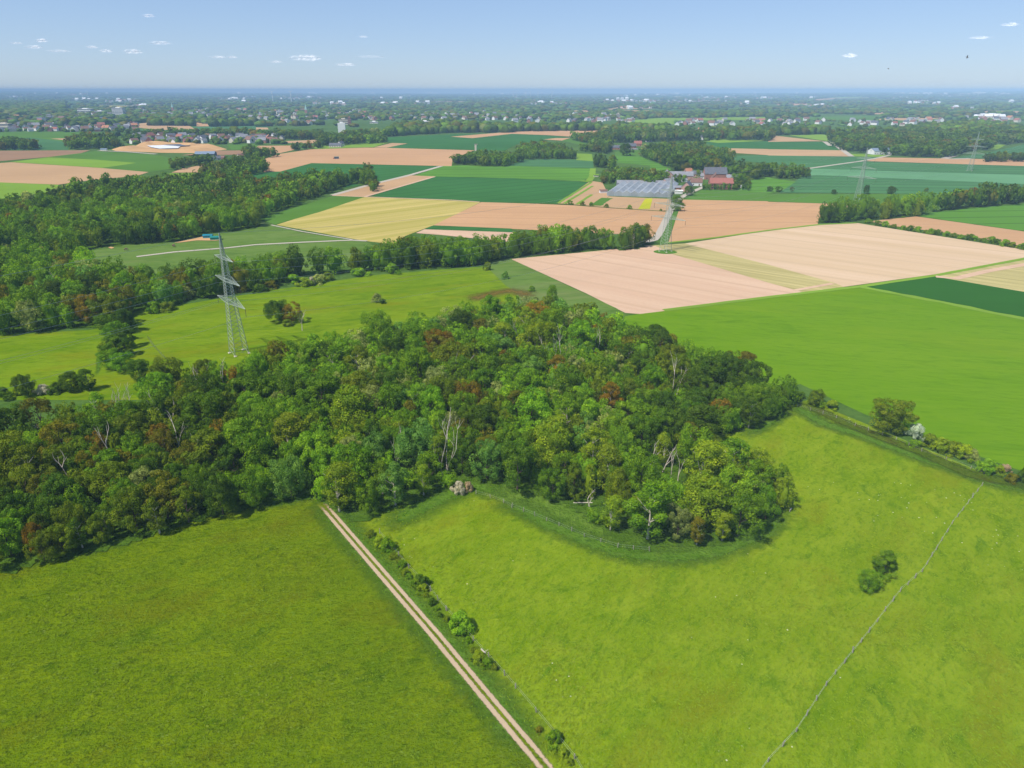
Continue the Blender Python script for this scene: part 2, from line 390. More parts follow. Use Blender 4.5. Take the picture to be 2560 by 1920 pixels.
strip('verge', M_VERGE, 'S 0,1418 120,1390 300,1350 520,1270 800,1240', 6, 2, 3)
strip('verge', M_VERGE, 'S 1960,1000 2060,1060 2160,1090 2300,1145 2480,1205 2620,1240', 7, 2, 2.0)
strip('verge', M_ROUGH, 'S 1990,1000 2100,1052 2180,1085 2300,1130 2420,1185 2600,1225', 4.5, 4, 1.2)
# --- the twin-rut farm track
TRK = 'b2 505,1085 720,1330 985,1665 | t 600,1085 1100,1660 | c1 1700,140 2212,750 | S 1368,1935 1430,2030'
tp = poly('S 803,1258 953,1432 1088,1588 1212,1738 1348,1900 1420,1990')
def offset(P, o):
    Q = []
    for i, p in enumerate(P):
        d = P[min(i + 1, len(P) - 1)] - P[max(i - 1, 0)]; d.z = 0; d.normalize(); Q.append(p + Vector((-d.y, d.x, 0)) * o)
    return Q
strip('verge', M_MEADOW_L, None, 2.3, 3, .35, offset(tp, 0))
strip('farm_track', M_MEADOW_L, None, 1.0, 4, .15, offset(tp, 0))
strip('farm_track', M_TRACK, None, .68, 5, .30, offset(tp, .72))
strip('farm_track', M_TRACK, None, .74, 5, .34, offset(tp, -.72))
strip('verge', M_PALEVERGE, 'm1 1250,1280 1330,1400 1480,1560', 1.3, 3, .4)
strip('verge', M_VERGE, 'm1 860,1440 850,1600 820,1680', 1.6, 3, .6)
# --- cream fields right of the middle
field('field', M_CREAMSOIL, 'm3 -10,856 700,790 1180,738 1360,745 1400,812 2212,1052 | m4 240,1120 310,1142 0,1186 | m3 1640,1266 1105,1331 980,1322 870,1268 640,1152', 1)
field('field', M_STRAW, 'm3 1230,738 1490,722 2212,905 | m4 565,1060 655,1097 300,1143 230,1122 | m3 2212,1060 1390,815', 2)
field('field', M_CREAMSOIL2, 'm3 1480,724 2212,612 | m4 0,613 430,562 770,545 2212,775 | S 2640,645 | m4 2212,850 1500,980 650,1097 565,1060 0,905 | m3 2212,905', 1)
strip('field', M_CREAMSOIL, 'm4 230,1128 560,1068', 3, 4)
field('field', M_PINKSOIL, 'm4 880,530 960,520 1280,488 2212,618 | S 2700,600 2700,650 | m4 2212,748 1700,650 1000,560', 1)
field('field', M_LGREEN, 'm4 1290,486 1400,455 1900,400 2212,378 | S 2700,490 2700,605 | m4 2212,616', 1)
field('field', M_STRAW, 'm4 1430,1006 2212,862 | S 2700,630 2700,760 | m4 2212,1140', 2)
strip('field', M_CREAMSOIL, 'm4 1450,1008 1620,1025 1900,960 2212,905 | S 2700,640', 5, 4)
strip('verge', M_LIME, 'm4 -900,1300 0,1187 810,1092 1440,1000 2212,855 | S 2700,620', 3.6, 4, .4)
field('field', M_DKGREEN2, 'm4 800,1096 1440,1005 2212,1140 | S 2700,760 2700,850 | m4 2212,1372', 2)
strip('verge', M_LIME, 'm4 810,1098 1500,1230 2212,1374 | S 2700,830', 4.5, 3, 1.6)
# --- fields beyond the tree row
field('field', M_GREYGREEN, 'm1 640,545 900,535 1500,505 1750,440 2212,385 | m2 0,300 120,355 400,420 820,485 940,494 | S 945,620 900,660 500,720 200,700', 1)
field('field', M_GREEN, 'm2 30,300 665,104 940,112 560,240 165,352', 2)
field('field', M_WHEAT, 'm2 175,354 940,113 1690,143 1945,156 1540,355 1390,412 1290,450 1180,520 950,494 820,472', 2)
strip('track', M_ROAD, 'm2 130,355 400,412 830,482', 2.0, 4)
strip('farm_road', M_ROAD, 'm1 1180,630 1500,590 1950,555 | m2 0,526 400,505 830,487 960,494', 3.4, 5)
field('field', M_PINKSOIL, 'm2 1530,358 1950,156 2212,160 | m3 0,370 700,400 1350,445 1330,480 1245,668 1100,650 0,596 | m2 2212,386', 2)
field('field', M_DKGREEN, 'm2 1455,392 1530,359 2212,387 | m3 0,598 0,622 | m2 2212,418', 3)
field('field', M_CREAMSOIL, 'm2 1380,425 1455,393 2212,419 | S 1320,600 1320,610 | m2 1600,442', 3)
field('field', M_PINKSOIL, 'm3 1350,716 1470,343 2212,357 | m4 0,362 820,387 440,500 430,556 0,608 | m3 2212,610', 2)
strip('farm_road', M_ROAD, 'h 1440,370 1300,430 1150,500 | m3 1400,380 1360,460 1270,640 1230,690 1150,712', 5.5, 4, .3)
field('verge', M_GREEN, 'm3 1390,460 1440,440 1345,716 1270,740 1290,660', 3)
strip('verge', M_LIME, 'm3 1330,718 1700,680 2212,610 | m4 430,560 760,545', 3.4, 4, .5)
field('verge', M_GREEN, 'p 0,0 1,1 2,0', 3, pts=[at('m3', 1325, 795) + Vector((8 * math.cos(a), 6.5 * math.sin(a), 0)) for a in np.linspace(0, 6.0, 12)])
field('garden', M_TANSOIL, 'm3 395,376 660,195 700,185 780,195 840,312 745,402', 3)
for q in ('400,374 690,190', '450,378 700,225', '560,385 690,300'): strip('verge', M_LIME, 'm3 ' + q, 3.5, 4, .8)
strip('verge', M_GREEN, 'm3 720,395 820,330', 11, 4, 2)
field('garden', M_TANSOIL, 'm3 745,402 840,316 1375,338 1375,438 1290,440 1090,432', 3)
field('garden', M_YELLOW, 'm3 1090,426 1152,334 1215,335 1190,426', 4)
strip('verge', M_FLOOR, 'm3 0,369 400,380 740,408 1330,446', 2.2, 5, .3)
field('field', M_DKGREEN, 's2 980,1008 1540,835 2212,852 | s3 0,851 660,882 390,1076 0,1064 | s2 1935,1056', 2)
field('field', M_LGREEN, 's2 1600,745 2212,725 | s3 0,742 690,765 690,835 600,875 0,850 | s2 1540,834 1370,828', 2)
field('field', M_TEALGREEN, 's3 -20,715 130,680 550,690 700,702 705,764 0,741 | s2 2150,735', 2)
field('field', M_LIME, 's3 560,635 690,640 700,702 555,693', 2)
field('field', M_LGREEN, 's3 890,655 1110,662 1230,705 1380,778 1200,795 1190,740 910,715', 2)
field('field', M_GREEN, 's3 890,620 1120,600 1110,664 890,655', 2)
strip('verge', M_LIME, 's3 600,872 660,880 690,840 700,765', 8, 4, 1)
field('field', M_TANSOIL, 's2 665,999 960,915 1330,825 1545,834 960,1009', 3)
strip('track', M_ROAD, 's2 660,997 960,913 1340,820 1600,745', 7, 4)
strip('track', M_CREAMSOIL, 's2 940,1010 1545,836', 4, 4)
strip('track', M_CREAMSOIL, 's2 660,1000 1700,1040 1930,1056', 3, 4)
field('field', M_DKGREEN, 's2 480,719 1600,745 1340,820 1040,890 650,950 100,860 -300,850 60,795 210,790', 2)
field('field', M_PINKSOIL, 's2 55,690 200,640 470,600 940,585 1090,586 1890,608 1700,680 1690,745 480,719 210,792 60,797', 2)
field('field', M_TANSOIL, 's2 1020,583 1175,545 1310,550 1130,586', 3)
field('field', M_DKGREEN, 's2 1095,586 1320,552 1130,540 1125,497 1690,470 2212,462 | s3 500,492 300,520 60,545 | s2 2150,610 1890,607', 2)
field('field', M_PINKSOIL, 's2 1680,491 2212,448 | s3 350,432 790,438 770,470 510,491 300,477 0,466 | s2 1870,504', 3)
field('field', M_PINKSOIL, 's3 270,515 380,503 505,502 430,525', 3)
field('field', M_GREEN, 's3 420,525 500,508 690,545 640,575', 3)
field('field', M_GREEN, 's3 1490,1035 1660,940 1950,960 2212,950 | s4 0,985 1480,985 1390,1040 830,1080 0,1050 | s3 2212,1047', 1)
field('field', M_LGREEN, 's3 1950,960 2080,860 2212,840 | s4 30,850 240,880 120,960 0,980 | s3 2212,972', 2)
# --- right of the hamlet
field('field', M_TEALGREEN, 's4 100,975 130,940 300,835 420,820 2212,885 | S 2700,460 2700,500 | s4 2212,985 1480,985', 2)
field('field', M_PALETEAL, 's4 350,768 480,762 2212,820 | S 2700,440 2700,462 | s4 2212,900 420,822 330,830', 3)
field('field', M_TEALGREEN, 's4 350,767 830,705 2212,745 | S 2700,420 2700,440 | s4 2212,822', 3)
field('field', M_PINKSOIL, 's4 850,702 960,670 2212,690 | S 2700,400 2700,420 | s4 2212,745', 3)
field('field', M_TEALGREEN, 's3 1900,690 1910,655 2212,651 | s4 0,652 720,663 1000,666 850,702 350,766 | s3 2212,720', 2)
field('field', M_TANSOIL, 's3 1820,590 2212,597 | s4 0,598 640,608 722,662 0,653 | s3 2212,650 1900,630', 2)
field('field', M_DKGREEN, 's3 1640,535 1780,545 2212,530 | s4 0,534 490,534 640,608 0,599 | s3 2212,597 1820,590', 2)
field('field', M_LIME, 's3 1640,525 1840,508 2010,520 2212,524 | s3 1780,546', 2)
field('field', M_TANSOIL, 's4 20,478 490,530 0,536', 3)
field('field', M_LIME, 's4 160,475 520,470 535,532 430,518', 3)
field('field', M_LIME, 's4 540,535 640,560 700,640 1010,650 1000,666 722,662 ', 3)
strip('track', M_ROAD, 's4 350,766 800,703 960,672 1050,652', 6, 4)
strip('track', M_ROAD, 's4 535,530 722,662', 9, 4); strip('track', M_ROAD, 's4 488,534 540,570', 9, 4)
strip('track', M_ROAD, 's4 1520,680 1620,655', 10, 4); strip('track', M_ROAD, 's4 1560,684 1750,680', 10, 4)
field('field', M_TEALGREEN, 's4 1600,672 1900,630 2020,600 2212,560 | S 2700,350 2700,400 | s4 2212,690', 2)
field('field', M_LIME, 's4 1905,560 2060,558 1990,598 1900,610', 3)
# --- left side
field('field', M_GREEN, 's1 -900,455 0,452 230,447 600,450 830,462 | s1 720,520 590,605 300,606 0,604 -900,600', 1)
field('field', M_TEALGREEN, 's1 -900,500 0,500 300,500 600,540 590,605 0,606 -900,604', 2)
field('field', M_TANSOIL, 's1 435,508 605,504 605,526', 3)
field('field', M_BROWNSOIL, 's1 -900,612 0,612 780,607 700,633 430,665 0,702 -900,740', 2)
field('field', M_TANSOIL, 's1 -900,745 0,718 100,712 880,762 1290,795 1180,830 760,870 505,905 0,886 -900,880', 2)
field('field', M_LIME, 's1 -900,880 0,886 505,906 500,960 0,1030 -900,1090', 2)
field('field', M_LIME, 's1 90,710 420,668 830,690 1180,718 880,762', 3)
field('field', M_GREEN, 's1 420,666 830,614 1300,640 1560,690 1500,765 1290,797 880,762 1180,718 830,689', 2)
strip('track', M_ROAD, 's1 850,612 1100,622 1350,642', 8, 4)
field('field', M_BROWNSOIL, 's1 1560,652 1850,612 2212,606 2140,645', 2)
field('field', M_TANSOIL, 's1 1480,802 1580,765 1765,733 1740,800', 3)
field('field', M_LIME, 's1 1440,810 1740,798 1740,840 1500,830', 3)
field('field', M_TANSOIL, 's1 1060,392 1270,370 1275,395 1640,398 1690,428 1340,433', 2)
field('field', M_PINKSOIL, 's1 1680,361 1800,361 1825,401 1700,402', 3)
field('field', M_TEALGREEN, 's1 1190,425 1340,433 1690,428 1640,405 2212,393 | s2 100,400 100,440 | s1 1800,455 1300,456', 2)
field('field', M_WHEAT, 's1 840,222 1210,225 1250,236 960,239', 2)
strip('track', M_ROAD, 's1 600,208 900,216 1200,226', 25, 3)
field('field', M_GREEN, 's1 1960,560 2212,560 | s2 20,570 -20,600 | s1 2000,606', 2)
field('field', M_TANSOIL, 's2 235,530 540,517 620,530 520,547 240,545', 2)
field('field', M_PINKSOIL, 's2 0,570 330,567 330,605 210,632 60,640 0,620', 2)
field('field', M_LIME, 's2 560,560 830,555 1160,535 1020,580 470,600', 2)
field('field', M_TANSOIL, 's2 0,410 100,412 110,428 0,430', 2)
# --- far strips of fields on the plain
field('field', M_LIME, 's3 900,360 1290,328 2212,319 | s4 0,322 200,318 200,345 0,350 | s3 2212,346 1440,350 1420,384 1200,380', 2)
field('field', M_GREEN, 's4 0,328 600,314 900,312 1450,332 1500,362 900,352 300,345', 2)
field('field', M_TANSOIL, 's4 920,346 1080,321 1330,322 1500,330 1290,352', 3)
field('field', M_LIME, 's4 1250,250 1460,252 1450,268 1260,265', 2)
field('field', M_TANSOIL, 's4 1560,270 1800,262 2212,272 2212,284 1700,280', 2)
field('field', M_TANSOIL, 's4 330,172 620,152 1000,142 1020,150 640,160 420,180', 2)
field('field', M_LIME, 's4 540,150 1030,138 1020,147 640,158', 3)
field('field', M_TANSOIL, 's4 850,256 1060,252 1060,264 860,266', 2)
field('field', M_LIME, 's4 0,300 400,262 360,272 60,312', 2)
rf = random.Random(5)
for i in range(70):
    y = 236 + rf.random() ** 1.6 * 46; x = rf.uniform(-60, 2620); wpx = rf.uniform(18, 90) * (y - 222) / 22; h = rf.uniform(.7, 2.0) * (y - 228) / 14
    if x < 1150 and y > 262: continue
    s = rf.uniform(-.03, .03)
    m = rf.choice([M_LIME, M_GREEN, M_TANSOIL, M_PINKSOIL, M_GREYGREEN, M_LGREEN, M_WHEAT])
    field('field', m, f'S {x},{y} {x+wpx},{y+s*wpx} {x+wpx*1.1},{y+h+s*wpx} {x+wpx*.1},{y+h}', 1)
# --- the sand pit
def sandpit():
    P = poly('s1 960,600 1150,578 1230,548 1560,545 1740,572 1850,565 1970,600 1700,632 1400,630 1000,613')
    c = sum(P, Vector()) / len(P); V = []; F = []; rings = 7; n = 60
    def edge(t):
        d = Vector((math.cos(t), math.sin(t), 0)); best = 1e9
        for a, b in zip(P, P[1:] + P[:1]):
            e = b - a; den = d.x * e.y - d.y * e.x
            if abs(den) < 1e-9: continue
            q = a - c; u = (q.x * e.y - q.y * e.x) / den; v = (q.x * d.y - q.y * d.x) / den
            if u > 0 and -1e-6 <= v <= 1 + 1e-6: best = min(best, u)
        return d * (best if best < 1e8 else 50)
    for k in range(rings + 1):
        for i in range(n):
            p = c + edge(2 * math.pi * i / n) * (k / rings); r = k / rings
            z = .3 + 7 * smooth(1, .82, r) * smooth(.45, .75, r) * (.6 + .8 * mnoise.noise(p * .02)) + 1.2 * (1 - r)
            V.append((p.x, p.y, max(.25, z) if k < rings else .15))
    for k in range(rings):
        for i in range(n):
            j = (i + 1) % n; F.append((k * n + i, k * n + j, (k + 1) * n + j, (k + 1) * n + i))
    me = bpy.data.meshes.new('sand_pit'); me.from_pydata(V, [], F); me.update(); me.materials.append(M_SAND)
    tag(link('sand_pit', me), kind='structure')
sandpit()
field('ground_sheet', M_PALE, 's1 1270,578 1450,572 1560,586 1540,600 1380,604 1310,592', 1).location.z += 2.2
field('ground_sheet', M_DARKPOND, 's1 1400,572 1720,556 1640,578 1560,584', 1).location.z += 2.4

# ------------------------------------------------------------------ trees
def ico(sub):
    bm = bmesh.new(); bmesh.ops.create_icosphere(bm, subdivisions=sub, radius=1)
    V = np.array([v.co[:] for v in bm.verts]); F = np.array([[v.index for v in f.verts] for f in bm.faces]); bm.free()
    return V, np.concatenate([F, F[:, 2:3]], 1)

def profile(kind, t):
    if kind == 'round': return np.sqrt(np.clip(1 - (2 * t - .92) ** 2 / 1.17, 0, 1)) ** .8
    if kind == 'tall': return np.clip(np.sin(np.pi * np.clip(t * .94 + .05, 0, 1)), 0, 1) ** .55
    if kind == 'loose': return np.sqrt(np.clip(1 - (2 * t - 1.12) ** 2 / 1.4, 0, 1)) ** .9
    return np.sqrt(np.clip(1 - t ** 2, 0, 1))                        # dome, for bushes

def crown(rg, kind, Rr, H, nl, nleaf, leaf, lob=(.2, .34), core=True, spread=.45):
    """unit-free crown from z=0 to H: lobes on an uneven envelope, each a shell of leaf-sized faces"""
    ph = rg.uniform(0, 6.28, 6)
    def env(t, a):
        return profile(kind, t) * Rr * (1 + .22 * np.sin(2 * a + ph[0] + 2 * t) + .14 * np.sin(3 * a + ph[1] - 5 * t) + .07 * np.sin(5 * a + ph[2]))
    t = rg.random(nl) ** .85; a = rg.uniform(0, 2 * np.pi, nl); e = env(t, a) * rg.uniform(.55, .92, nl)
    lean = rg.uniform(-.22, .22, 2) * Rr
    C = np.stack([e * np.cos(a) + lean[0] * t, e * np.sin(a) + lean[1] * t, H * (.06 + .84 * t)], 1)
    if not core: e[: nl // 5] *= .5; C[: nl // 5, :2] *= .45
    lr = rg.uniform(*lob, nl) * Rr * (.75 + .35 * rg.random(nl))
    cen = np.array([0, 0, H * .45]); outw = (C - cen) / np.array([Rr, Rr, H * .5]); outw /= np.linalg.norm(outw, axis=1, keepdims=True) + 1e-6
    li = rg.integers(0, nl, nl * nleaf); D = rg.normal(size=(len(li), 3)); D[:, 2] += .25
    D /= np.linalg.norm(D, axis=1, keepdims=True)
    keep = (D * outw[li]).sum(1) > -.35; li, D = li[keep], D[keep]
    sh = rg.uniform(.72, 1.08, len(li))[:, None]
    P = C[li] + D * lr[li][:, None] * sh * np.array([1, 1, .82]); P[:, 2] = np.maximum(P[:, 2], .1)
    N = D + rg.normal(size=D.shape) * spread; N /= np.linalg.norm(N, axis=1, keepdims=True)
    T = np.cross(N, rg.normal(size=N.shape)); T /= np.linalg.norm(T, axis=1, keepdims=True) + 1e-9; B = np.cross(N, T)
    s = (leaf * rg.uniform(.6, 1.25, len(P)))[:, None]; s2 = s * rg.uniform(.5, .9, (len(P), 1))
    V = np.stack([P - T * s, P - B * s2, P + T * s * .9, P + B * s2], 1).reshape(-1, 3)
    F = np.arange(len(V)).reshape(-1, 4)
    lv = rg.uniform(.8, 1.22, nl); var = lv[li] * rg.uniform(.84, 1.2, len(li))
    if core:
        iv, jf = ico(2); z = (iv[:, 2] * .5 + .5); aa = np.arctan2(iv[:, 1], iv[:, 0])
        rr = env(np.clip(z * .9 + .03, 0, 1), aa) * .56 * (1 + .12 * rg.normal(size=len(iv)))
        hor = np.sqrt(iv[:, 0] ** 2 + iv[:, 1] ** 2)[:, None]; dirs = iv[:, :2] / (hor + 1e-6)
        cv = np.concatenate([dirs * rr[:, None] * np.minimum(1, hor * 1.6), (H * (.10 + .70 * z))[:, None]], 1)
        F = np.concatenate([F, jf + len(V)]); V = np.concatenate([V, cv]); var = np.concatenate([var, np.full(len(jf), .9)])
    return V, F, var

TINT = {  # albedo
 'dark green': (.078, .142, .003), 'mid green': (.130, .232, .003), 'olive green': (.142, .192, .003),
 'bright green': (.175, .310, .006), 'rust-tinged': (.225, .150, .004), 'pale grey-green': (.240, .280, .060),
 'yellow-green': (.205, .275, .005), 'blue-green': (.135, .260, .030), 'brown-green': (.155, .152, .004)}

def trunk_mesh(H, r, pale=False, seed=0):
    q = random.Random(seed); m = MB(); p = Vector((0, 0, -.3)); top = H
    pts = [p]
    for i in range(1, 6): pts.append(Vector((q.uniform(-.25, .25) * i * .3, q.uniform(-.25, .25) * i * .3, H * i / 5)))
    for i in range(5): m.tube(pts[i], pts[i + 1], r * (1 - i * .17), r * (1 - (i + 1) * .17), 7)
    for i in range(7):
        b = pts[2 + i % 3]; a = q.uniform(0, 6.28); L = H * q.uniform(.28, .42)
        e = b + Vector((math.cos(a) * L * .7, math.sin(a) * L * .7, L * .7)); m.tube(b, e, r * .42, r * .1, 5)
    o = m.build('trunk', M_PALEBARK if pale else M_BARK); me = o.data; bpy.data.objects.remove(o); return me

PROTO = []   # (shape word, crown mesh, trunk mesh, crown base frac, R, H)
rg = np.random.default_rng(3)
specs = [('broad round', 'round', 6.0, 11.5, 60, 250, .24), ('broad round', 'round', 6.0, 10.5, 75, 210, .22),
         ('broad round', 'round', 6.0, 12.5, 52, 290, .25), ('broad round', 'loose', 6.0, 11.0, 84, 180, .22),
         ('loose-crowned', 'loose', 5.5, 12.0, 46, 200, .22), ('loose-crowned', 'round', 5.5, 12.5, 42, 210, .22),
         ('tall narrow', 'tall', 3.6, 14.0, 54, 170, .21), ('tall narrow', 'tall', 3.2, 13.0, 46, 170, .20)]
for i, (w_, k, r_, h_, nl, nf, lf) in enumerate(specs):
    V, F, va = crown(rg, k, r_, h_, nl, nf, lf, (.20, .34) if k != 'tall' else (.3, .5), core=False, spread=.4)
    me = np_mesh('crown', V, F, [M_LEAF], va)
    PROTO.append((w_, me, trunk_mesh(11.5, .34, w_ == 'tall narrow', i), r_, h_))
BUSH = []
for i in range(4):
    V, F, va = crown(rg, 'dome', 2.0, 2.4, 30, 190, .12, (.22, .38), core=False); BUSH.append(np_mesh('foliage', V, F, [M_LEAF], va))

PLACES = []     # every tree: (pos, radius, height, colour name, region)
def add_tree(p, r, h, colr, reg, shape=None, skirt=False): PLACES.append([p, r, h, colr, reg, shape, skirt])

def inside(P, x, y):
    c = False; j = len(P) - 1
    for i in range(len(P)):
        if (P[i].y > y) != (P[j].y > y) and x < (P[j].x - P[i].x) * (y - P[i].y) / (P[j].y - P[i].y) + P[i].x: c = not c
        j = i
    return c

def pick(q, wts):
    k = list(wts); return q.choices(k, [wts[i] for i in k])[0]

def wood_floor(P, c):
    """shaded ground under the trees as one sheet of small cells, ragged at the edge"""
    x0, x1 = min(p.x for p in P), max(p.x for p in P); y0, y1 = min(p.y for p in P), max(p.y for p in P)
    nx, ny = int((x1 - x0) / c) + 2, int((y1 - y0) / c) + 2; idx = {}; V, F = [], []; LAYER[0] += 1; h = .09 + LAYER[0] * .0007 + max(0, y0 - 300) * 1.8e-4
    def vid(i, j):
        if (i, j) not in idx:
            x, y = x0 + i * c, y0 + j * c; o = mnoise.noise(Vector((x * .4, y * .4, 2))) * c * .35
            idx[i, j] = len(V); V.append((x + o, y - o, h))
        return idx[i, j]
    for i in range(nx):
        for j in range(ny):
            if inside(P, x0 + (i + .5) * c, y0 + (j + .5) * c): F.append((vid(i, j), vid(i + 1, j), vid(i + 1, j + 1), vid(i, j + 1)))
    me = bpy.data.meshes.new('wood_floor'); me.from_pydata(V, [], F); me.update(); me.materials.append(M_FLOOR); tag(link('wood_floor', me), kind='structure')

HADD = {'main': 4.5, 'left': 5.5, 'upper': 5, 'row': 7.5, 'rrow': 7, 'copse': 4, 'far': 4}
W_MAIN = {'dark green': 4, 'mid green': 7, 'olive green': 4, 'bright green': 3.5, 'rust-tinged': .55, 'pale grey-green': 1.1, 'yellow-green': 1.0, 'blue-green': .7, 'brown-green': 1.3}
W_DARK = {'dark green': 7, 'mid green': 4, 'olive green': 2.5, 'bright green': .7, 'rust-tinged': .2, 'brown-green': 1.6, 'pale grey-green': .3}
W_LEFT = {'dark green': 5, 'mid green': 7, 'olive green': 2, 'bright green': 2.5, 'rust-tinged': .3, 'pale grey-green': .5, 'blue-green': .8, 'brown-green': .8}

W_LEFTEND = {'dark green': 5, 'mid green': 4, 'olive green': 6, 'bright green': .8, 'rust-tinged': .4, 'pale grey-green': .4, 'brown-green': 3}
W_MID = {'dark green': 1.5, 'mid green': 7, 'olive green': 2, 'bright green': 6, 'rust-tinged': .5, 'pale grey-green': 1.8, 'yellow-green': 1.5, 'blue-green': 1.6, 'brown-green': .4}
W_LOBE = {'mid green': 4, 'olive green': 2, 'bright green': 5, 'yellow-green': 3.5, 'pale grey-green': 1, 'brown-green': .3}
W_RIGHT = {'dark green': 6, 'mid green': 5, 'olive green': 2, 'rust-tinged': .5, 'bright green': 1, 'brown-green': .8}
def main_weights(x, y):
    px, py, _ = proj(Vector((x, y, 8)))
    if px < 620: return W_LEFTEND
    if px > 1380 and py > 1080: return W_LOBE
    if px > 1560: return W_RIGHT
    return W_MID
def wood(reg, spec, rmin, rmax, wts, hk=2.1, seed=1, pack=.80, tries=None, cap=100000):
    P = poly(spec); q = random.Random(seed)
    x0, x1 = min(p.x for p in P), max(p.x for p in P); y0, y1 = min(p.y for p in P), max(p.y for p in P)
    got = []; cell = 2 * rmax; grid = {}
    area = (x1 - x0) * (y1 - y0); tries = tries or int(area / (rmin * rmin) * 6)
    for _ in range(min(tries, 60000)):
        x, y = q.uniform(x0, x1), q.uniform(y0, y1)
        if not inside(P, x, y): continue
        r = rmin + (rmax - rmin) * q.random() ** 1.3; gx, gy = int(x // cell), int(y // cell); ok = True
        for i in (-1, 0, 1):
            for j in (-1, 0, 1):
                for (a, b, c) in grid.get((gx + i, gy + j), ()):
                    if (a - x) ** 2 + (b - y) ** 2 < ((c + r) * pack) ** 2: ok = False; break
                if not ok: break
            if not ok: break
        if not ok: continue
        grid.setdefault((gx, gy), []).append((x, y, r)); got.append((x, y, r))
    for (x, y, r) in got[:cap]:
        # colour patches: neighbouring trees tend to match
        n = mnoise.noise(Vector((x * .02, y * .02, 3 + seed))); colr = pick(q, main_weights(x, y) if reg == 'main' else wts)
        if n > .25 and q.random() < .5: colr = 'mid green' if 'mid green' in wts else colr
        add_tree(Vector((x, y, 0)), r, r * hk * q.uniform(.85, 1.15) + HADD.get(reg, 2), colr, reg)
    return P

MAINSPEC = ('S -150,1480 0,1440 165,1392 290,1368 510,1300 700,1255 790,1243 820,1262 860,1300 915,1308 1005,1265 1110,1228 1190,1190 1250,1212 '
            '1366,1246 1470,1295 1530,1345 1620,1378 1700,1362 1800,1372 1890,1325 1958,1272 1952,1230 1895,1195 1800,1175 1730,1140 1770,1092 1860,1078 1960,1030 1967,1000 '
            '1955,900@16 1850,838@16 1700,805@16 1600,775@16 1500,745@15 1380,738@12 1290,738@11 1150,757@11 1007,787@11 880,812@11 740,844@11 660,872@10 560,908@9 440,920@8 '
            '360,960@8 200,1000@8 60,1030@8 -100,1040@8')
floorP = poly(MAINSPEC.replace('@15', '').replace('@14', '').replace('@13', '').replace('@12', '').replace('@8', ''))
MAINP = wood('main', MAINSPEC, 2.5, 7.0, W_MAIN, 1.6, 21, .68)
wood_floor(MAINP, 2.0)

LOW = ('m1 -500,1340 0,1300 250,1285 560,1255 800,1235 1000,1180 1180,1085 1500,1065 1540,1020 1950,960 2212,930 | m2 0,930 150,900 | m2 330,760 |'
       'm2 150,580@14 -60,590@14 | m1 2000,600@14 1500,650@15 1100,640@15 740,640@15 730,560@8 0,470@15 -500,420@15')
L1 = wood('left', LOW, 3.6, 7.0, W_LEFT, 1.7, 22, .76)
UP = ('m1 -500,700 0,640 740,570 900,545 1500,500 1750,440 2212,380 | m2 30,300 300,190 640,75 985,-70 | s2 1010,860@14 980,800@15 700,770@15 400,775@15 0,830@15 |'
      's1 2000,720@15 1700,790@15 1180,815@15 760,850@15 510,900@15 0,1005@15 -600,1050@15')
L2 = wood('upper', UP, 4.0, 7.5, W_LEFT, 1.8, 23, .78)
for i, P in enumerate((L1, L2)): wood_floor(P, 5.0)

